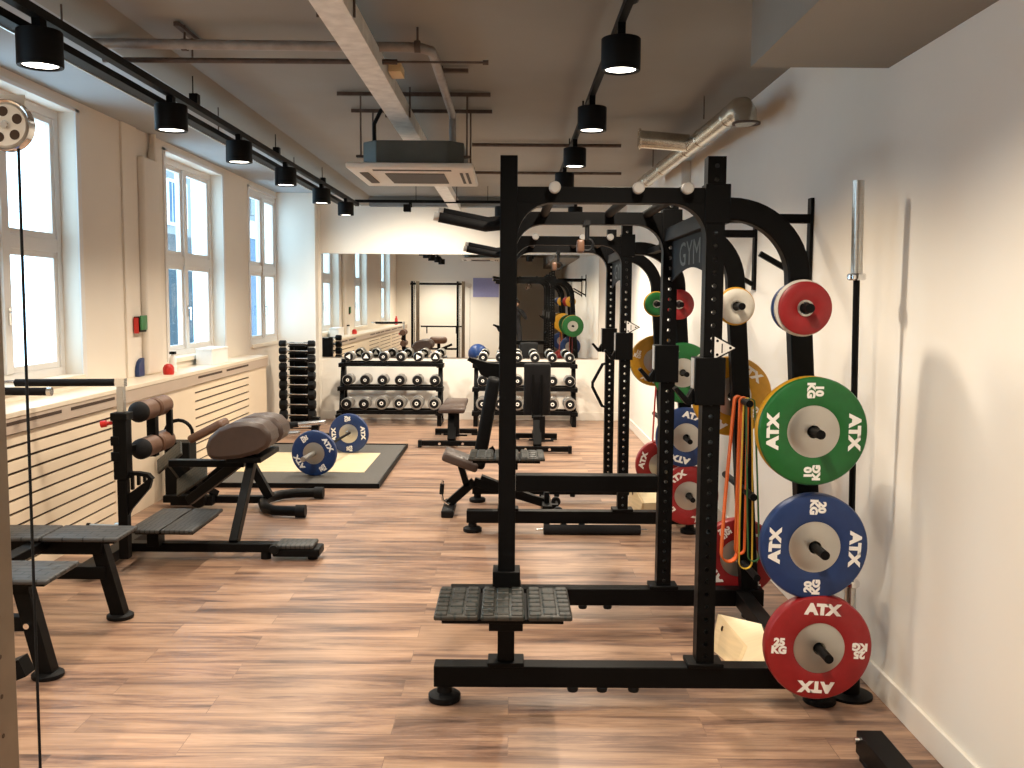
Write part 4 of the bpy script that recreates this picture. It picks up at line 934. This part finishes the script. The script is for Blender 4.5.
# galvanised tray
t = thing('cable_tray', 'wide galvanised cable tray running along the ceiling above the air conditioner', 'cable tray', (-.77, 8, 3.0))
part('tray', B().box(-.84, -.70, .5, 13.4, 3.0, 3.012).box(-.84, -.832, .5, 13.4, 3.012, 3.09).box(-.708, -.70, .5, 13.4, 3.012, 3.09), M_tray, t)
for y in (4.0, 5.55): part('side_box', B().box(-.69, -.62, y - .09, y + .09, 3.04, 3.09), M_wood, t, 'tan junction block')
for y in (2.5, 4.3, 6.6, 9.5, 12.2): part('hanger', B().cyl((-.69, y, 3.0), (-.69, y, ZC - .001), .006, n=8).cyl((-.85, y, 3.0), (-.85, y, ZC - .001), .006, n=8), M_dkpipe, t)
# transverse pipes
t = thing('ceiling_pipe', 'long grey pipe crossing the ceiling and turning towards the air conditioner', 'pipe', (-1.2, 5.0, 3.07))
part('pipe', B().tube([(-2.2, 5.15, 3.10), (-.56, 5.18, 3.10), (-.48, 5.20, 3.10), (-.435, 5.26, 3.10), (-.43, 5.38, 3.10), (-.43, 7.0, 3.10), (-.43, 7.06, 3.08), (-.43, 7.08, 2.85)], .026, 14), M_pipe, t)
for x in (-1.72, -.50): part('clamp', B().cyl((x, 5.17, 3.12), (x, 5.17, ZC - .001), .006, n=8).cyl((x - .015, 5.17, 3.10), (x + .015, 5.17, 3.10), .031, n=18), M_dkpipe, t)
part('clamp', B().cyl((-.43, 6.0, 3.12), (-.43, 6.0, ZC - .001), .006, n=8).box(-.45, -.27, 5.98, 6.02, 3.16, 3.18), M_dkpipe, t)
t = thing('conduit_rod', 'thin rusty rod beside the grey ceiling pipe with a capped end', 'pipe', (-1.0, 5.12, 3.06))
part('rod', B().cyl((-2.2, 5.29, 3.05), (-.62, 5.29, 3.05), .014, n=10).cyl((-.62, 5.29, 3.05), (-.16, 5.29, 3.05), .006, n=8), M_dkpipe, t)
part('end_cap', B().cyl((-.16, 5.29, 3.05), (-.13, 5.29, 3.05), .013, n=10), M_dkpipe, t)
part('hanger', B().box(-1.735, -1.705, 5.05, 5.5, 3.165, 3.185).cyl((-1.72, 5.29, 3.05), (-1.72, 5.29, 3.165), .005, n=8), M_dkpipe, t)
for y, z, x0, x1, lb in ((8.8, 3.17, -.36, .98, 'thin conduit crossing the ceiling just behind the air conditioner'), (10.7, 3.17, -.6, 1.2, 'thin conduit crossing the ceiling further back, near the far end of the round duct')):
    solo('conduit', B().cyl((x0, y, z), (x1, y, z), .016, n=10), M_dkpipe, lb, 'pipe', (x0, y, z))
struct('ceiling_beam', B().box(-2.0, XR, 13.5, 13.62, 3.13, ZC), M_ceil)
struct('ceiling_beam_side', B().prism([(-1.965, ZC - .001), (-2.0, 3.165), (-2.07, 3.14), (-2.2, 3.135), (-2.27, ZL), (-2.0, ZL)], 'y', -4.2, YB), M_ceil)
solo('back_duct', B().box(-1.95, .9, 13.3, 13.45, 3.05, 3.10), M_plast, 'flat grey duct along the far wall above the mirror, behind the light track', 'duct', (-.5, 13.38, 3.05))

# AC cassette
t = thing('air_conditioner', 'ceiling cassette air conditioner with white grille panel hanging from rods', 'air conditioner', (-.68, 7.0, 2.70))
ax0, ax1, ay0, ay1 = -1.02, -.33, 6.60, 7.43
ch = .10
body = [(ax0 + ch, ay0), (ax1 - ch, ay0), (ax1, ay0 + ch), (ax1, ay1 - ch), (ax1 - ch, ay1), (ax0 + ch, ay1), (ax0, ay1 - ch), (ax0, ay0 + ch)]
part('body', B().prism(body, 'z', 2.69, 2.85), M_acbox, t, 'grey green metal casing', bevel=.006)
pn = part('panel', B().rbox(ax0 - .09, ax1 + .07, ay0 - .10, ay1 + .10, 2.65, 2.688, .012), M_acpanel, t, 'white plastic panel')
part('grille', B().box(ax0 + .14, ax1 - .14, ay0 + .16, ay1 - .12, 2.645, 2.6495), M_dark, pn, 'dark intake grille')
part('outlet', B().box(ax0 + .08, ax1 - .08, ay0 - .03, ay0 + .02, 2.646, 2.6495), M_dark, pn, 'dark air outlet')
part('outlet', B().box(ax0 - .03, ax0 + .03, ay0 + .12, ay1 - .12, 2.646, 2.6495), M_dark, pn)
part('outlet', B().box(ax1 - .03, ax1 - .01, ay0 + .12, ay1 - .12, 2.646, 2.6495).box(ax1 + .01, ax1 + .03, ay0 + .12, ay1 - .12, 2.646, 2.6495), M_dark, pn)
for x in (ax0 - .02, ax1 + .02):
    for y in (ay0 + .12, ay1 - .12): part('hanger_rod', B().cyl((x, y, 2.75), (x, y, 3.165), .006, n=8).box(x - .03, x + .03, y - .02, y + .02, 2.75, 2.765), M_dkpipe, t)
for y in (ay0 + .12, ay1 - .12): part('hanger_rail', B().box(ax0 - .18, ax1 + .18, y - .012, y + .012, 3.165, 3.19), M_dkpipe, t)
part('drain_hose', B().tube([(-.95, 6.75, 2.85), (-.95, 6.74, 2.98), (-.90, 6.72, 3.07), (-.86, 6.70, 3.08)], .014, 8), M_rubber, t)

# round duct along the right side
t = thing('round_duct', 'shiny round ventilation duct under the ceiling by the white wall', 'duct', (1.4, 7.5, 3.0))
part('main_pipe', B().tube([(1.40, 6.1, 2.965), (1.40, 10.4, 3.03)], .064, 28), M_galv, t)
part('elbow', B().tube([(1.40, 6.14, 2.966), (1.403, 6.06, 2.97), (1.41, 6.0, 2.96), (1.42, 5.97, 2.93), (1.425, 5.96, 2.86)], .068, 28), M_galv, t)
part('flange', B().lathe([(.069, 0), (.085, 0), (.085, .012), (.069, .012)], (1.425, 5.96, 2.855), (0, 0, 1), 28, True), M_dkpipe, t, 'rusty flange ring')
part('branch_pipe', B().tube([(.985, 7.6, 3.035), (1.37, 7.6, 3.005)], .066, 28), M_galv, t)
part('flange', B().lathe([(.067, 0), (.08, 0), (.08, .012), (.067, .012)], (.985, 7.6, 3.035), (1, 0, 0), 28, True), M_galv, t)
for y in (6.3, 7.2, 7.75, 9.0, 10.0): part('joint_ring', B().lathe([(.064, 0), (.068, .006), (.068, .018), (.064, .024)], (1.40, y, 2.965 + (y - 6.1) * .0151), (0, 1, 0), 28, True), M_galv, t)
for y in (6.8, 9.2): part('hanger', B().cyl((1.33, y, 3.04), (1.33, y, ZC - .001), .005, n=8), M_dkpipe, t)
# wall box near the far ceiling corner
solo('wall_box', B().box(1.60, XR - .002, 9.2, 10.2, 2.85, 3.10), M_trimw, 'white boxed unit high on the wall beside the round duct', 'wall box', (1.65, 9.7, 2.85), bevel=.004)

# ================================================================ SMALL THINGS ON THE WINDOW SIDE
t = thing('wall_dispenser', 'small green and black box mounted on the wall between the windows', 'dispenser', (XL + .03, 8.63, 1.58))
part('body', B().rbox(XL + .022, XL + .08, 8.56, 8.72, 1.47, 1.61, .01), M_blackm, t)
part('front', B().rbox(XL + .081, XL + .095, 8.555, 8.70, 1.49, 1.62, .005), M_grnp, t, 'green front')
part('lip', B().box(XL + .03, XL + .07, 8.545, 8.559, 1.46, 1.60), M_redp, t, 'red side')
po = [(8.56, 1.071), (8.70, 1.071), (8.70, 1.235), (8.65, 1.23), (8.60, 1.205), (8.57, 1.16), (8.56, 1.12)]
solo('blue_disc', B().prism(po, 'x', XL + .022, XL + .06), M_blue, 'dark blue rounded disc leaning on the ledge against the wall', 'disc', (XL + .04, 8.63, 1.071), bevel=.006)
t = thing('spray_bottle', 'white spray bottle with a red cap on the ledge below the middle window', 'bottle', (-3.24, 9.2, 1.07))
part('body', B().lathe([(0, 0), (.032, 0), (.035, .01), (.035, .12), (.02, .15), (.012, .17), (0, .17)], (-3.24, 9.2, 1.07), (0, 0, 1), 20), M_paper, t)
part('nozzle', B().box(-3.265, -3.215, 9.175, 9.225, 1.24, 1.265), M_blackm, t)
solo('red_bottle', B().lathe([(0, 0), (.045, 0), (.05, .02), (.05, .06), (.035, .09), (.015, .10), (0, .10)], (-3.17, 8.88, 1.07), (0, 0, 1), 20), M_redp, 'small round red container on the ledge beside the spray bottle', 'container', (-3.17, 8.88, 1.07))
t = thing('paper_box', 'white card box on the ledge in front of the middle window', 'box', (-3.25, 10.6, 1.07))
part('box', B().box(-3.33, -3.16, 10.15, 10.72, 1.07, 1.225), M_paper, t, bevel=.004)
part('lid', B().box(-3.335, -3.155, 10.145, 10.725, 1.2255, 1.245), M_paper, t, bevel=.003)
solo('red_bottle', B().lathe([(0, 0), (.04, 0), (.04, .16), (.02, .2), (.02, .24), (0, .24)], (-3.2, 1.5, 1.07), (0, 0, 1), 20), M_redp, 'tall red bottle at the rear end of the ledge, seen in the mirror', 'bottle', (-3.2, 1.5, 1.07))

# ================================================================ PHOTOGRAPHER (seen only in the mirror)
t = thing('person', 'person in dark clothes taking the photograph, seen small in the mirror', 'person', (.16, -.42, 0))
def skin_chain(name, verts, edges, radii, m, parent):
    me = bpy.data.meshes.new(name); me.from_pydata(verts, edges, []); o = bpy.data.objects.new(name, me); col.objects.link(o)
    o.parent = parent; me.materials.append(m)
    sk = o.modifiers.new('skin', 'SKIN'); sk.use_smooth_shade = True
    for v, r_ in zip(me.skin_vertices[0].data, radii): v.radius = (r_, r_)
    me.skin_vertices[0].data[0].use_root = True
    sb_ = o.modifiers.new('sub', 'SUBSURF'); sb_.levels = 1; sb_.render_levels = 2
    ORG[o.name] = ORG[parent.name]
    return o
V = [(0, 0, .95), (0, .0, 1.12), (0, -.01, 1.32), (0, -.01, 1.45), (0, .0, 1.54), (0, .02, 1.62), (0, .03, 1.70), (0, .02, 1.77),
     (-.19, -.01, 1.43), (-.30, .12, 1.22), (-.24, .33, 1.46), (-.20, .36, 1.58),
     (.19, -.01, 1.43), (.30, .12, 1.22), (.06, .33, 1.48), (-.02, .36, 1.60),
     (-.10, 0, .88), (-.11, .02, .50), (-.11, -.01, .09), (-.12, .13, .04), (.10, 0, .88), (.11, .02, .50), (.11, -.01, .09), (.12, .13, .04)]
Ed = [(0, 1), (1, 2), (2, 3), (3, 4), (4, 5), (5, 6), (6, 7), (3, 8), (8, 9), (9, 10), (10, 11), (3, 12), (12, 13), (13, 14), (14, 15), (0, 16), (16, 17), (17, 18), (18, 19), (0, 20), (20, 21), (21, 22), (22, 23)]
Rd = [.145, .13, .15, .11, .058, .075, .088, .06, .065, .05, .036, .04, .065, .05, .036, .04, .10, .07, .048, .04, .10, .07, .048, .04]
skin_chain('body', V, Ed, Rd, M_shirt, t)
part('face', B().ball((.16, -.35, 1.665), .075, (.95, .75, 1.25)).ball((.16, -.292, 1.66), .014, (1, 1.2, 1.4)).ball((.08, -.38, 1.66), .018, (.6, 1, 1.6)).ball((.24, -.38, 1.66), .018, (.6, 1, 1.6)), M_skin, t, 'face turned to the phone')
part('hair', B().ball((.16, -.40, 1.71), .098, (1, 1.05, 1.05)), M_hair, t, 'short dark hair')
hb = B()
for hx_, s in ((-.04, 1), (.13, -1)):
    hb.ball((hx_, -.06, 1.70), .036, (.8, .6, 1.2))
    for k in range(4): hb.tube([(hx_, -.07, 1.68 + .018 * k), (hx_ + s * .02, -.045, 1.69 + .018 * k), (hx_ + s * .045, -.035, 1.695 + .018 * k)], .008, 8)
    hb.tube([(hx_, -.07, 1.67), (hx_ + s * .03, -.085, 1.70)], .009, 8)
part('hand', hb, M_skin, t)
ph = thing('phone', 'dark phone held up in both hands by the person in the mirror', 'phone', (.045, -.045, 1.74))
part('case', B().rbox(-.025, .125, -.052, -.042, 1.70, 1.785, .004), M_blackm, ph)
part('camera_lens', B().cyl((.0, -.042, H - .012), (.0, -.039, H - .012), .008, n=14), M_chrome, ph)
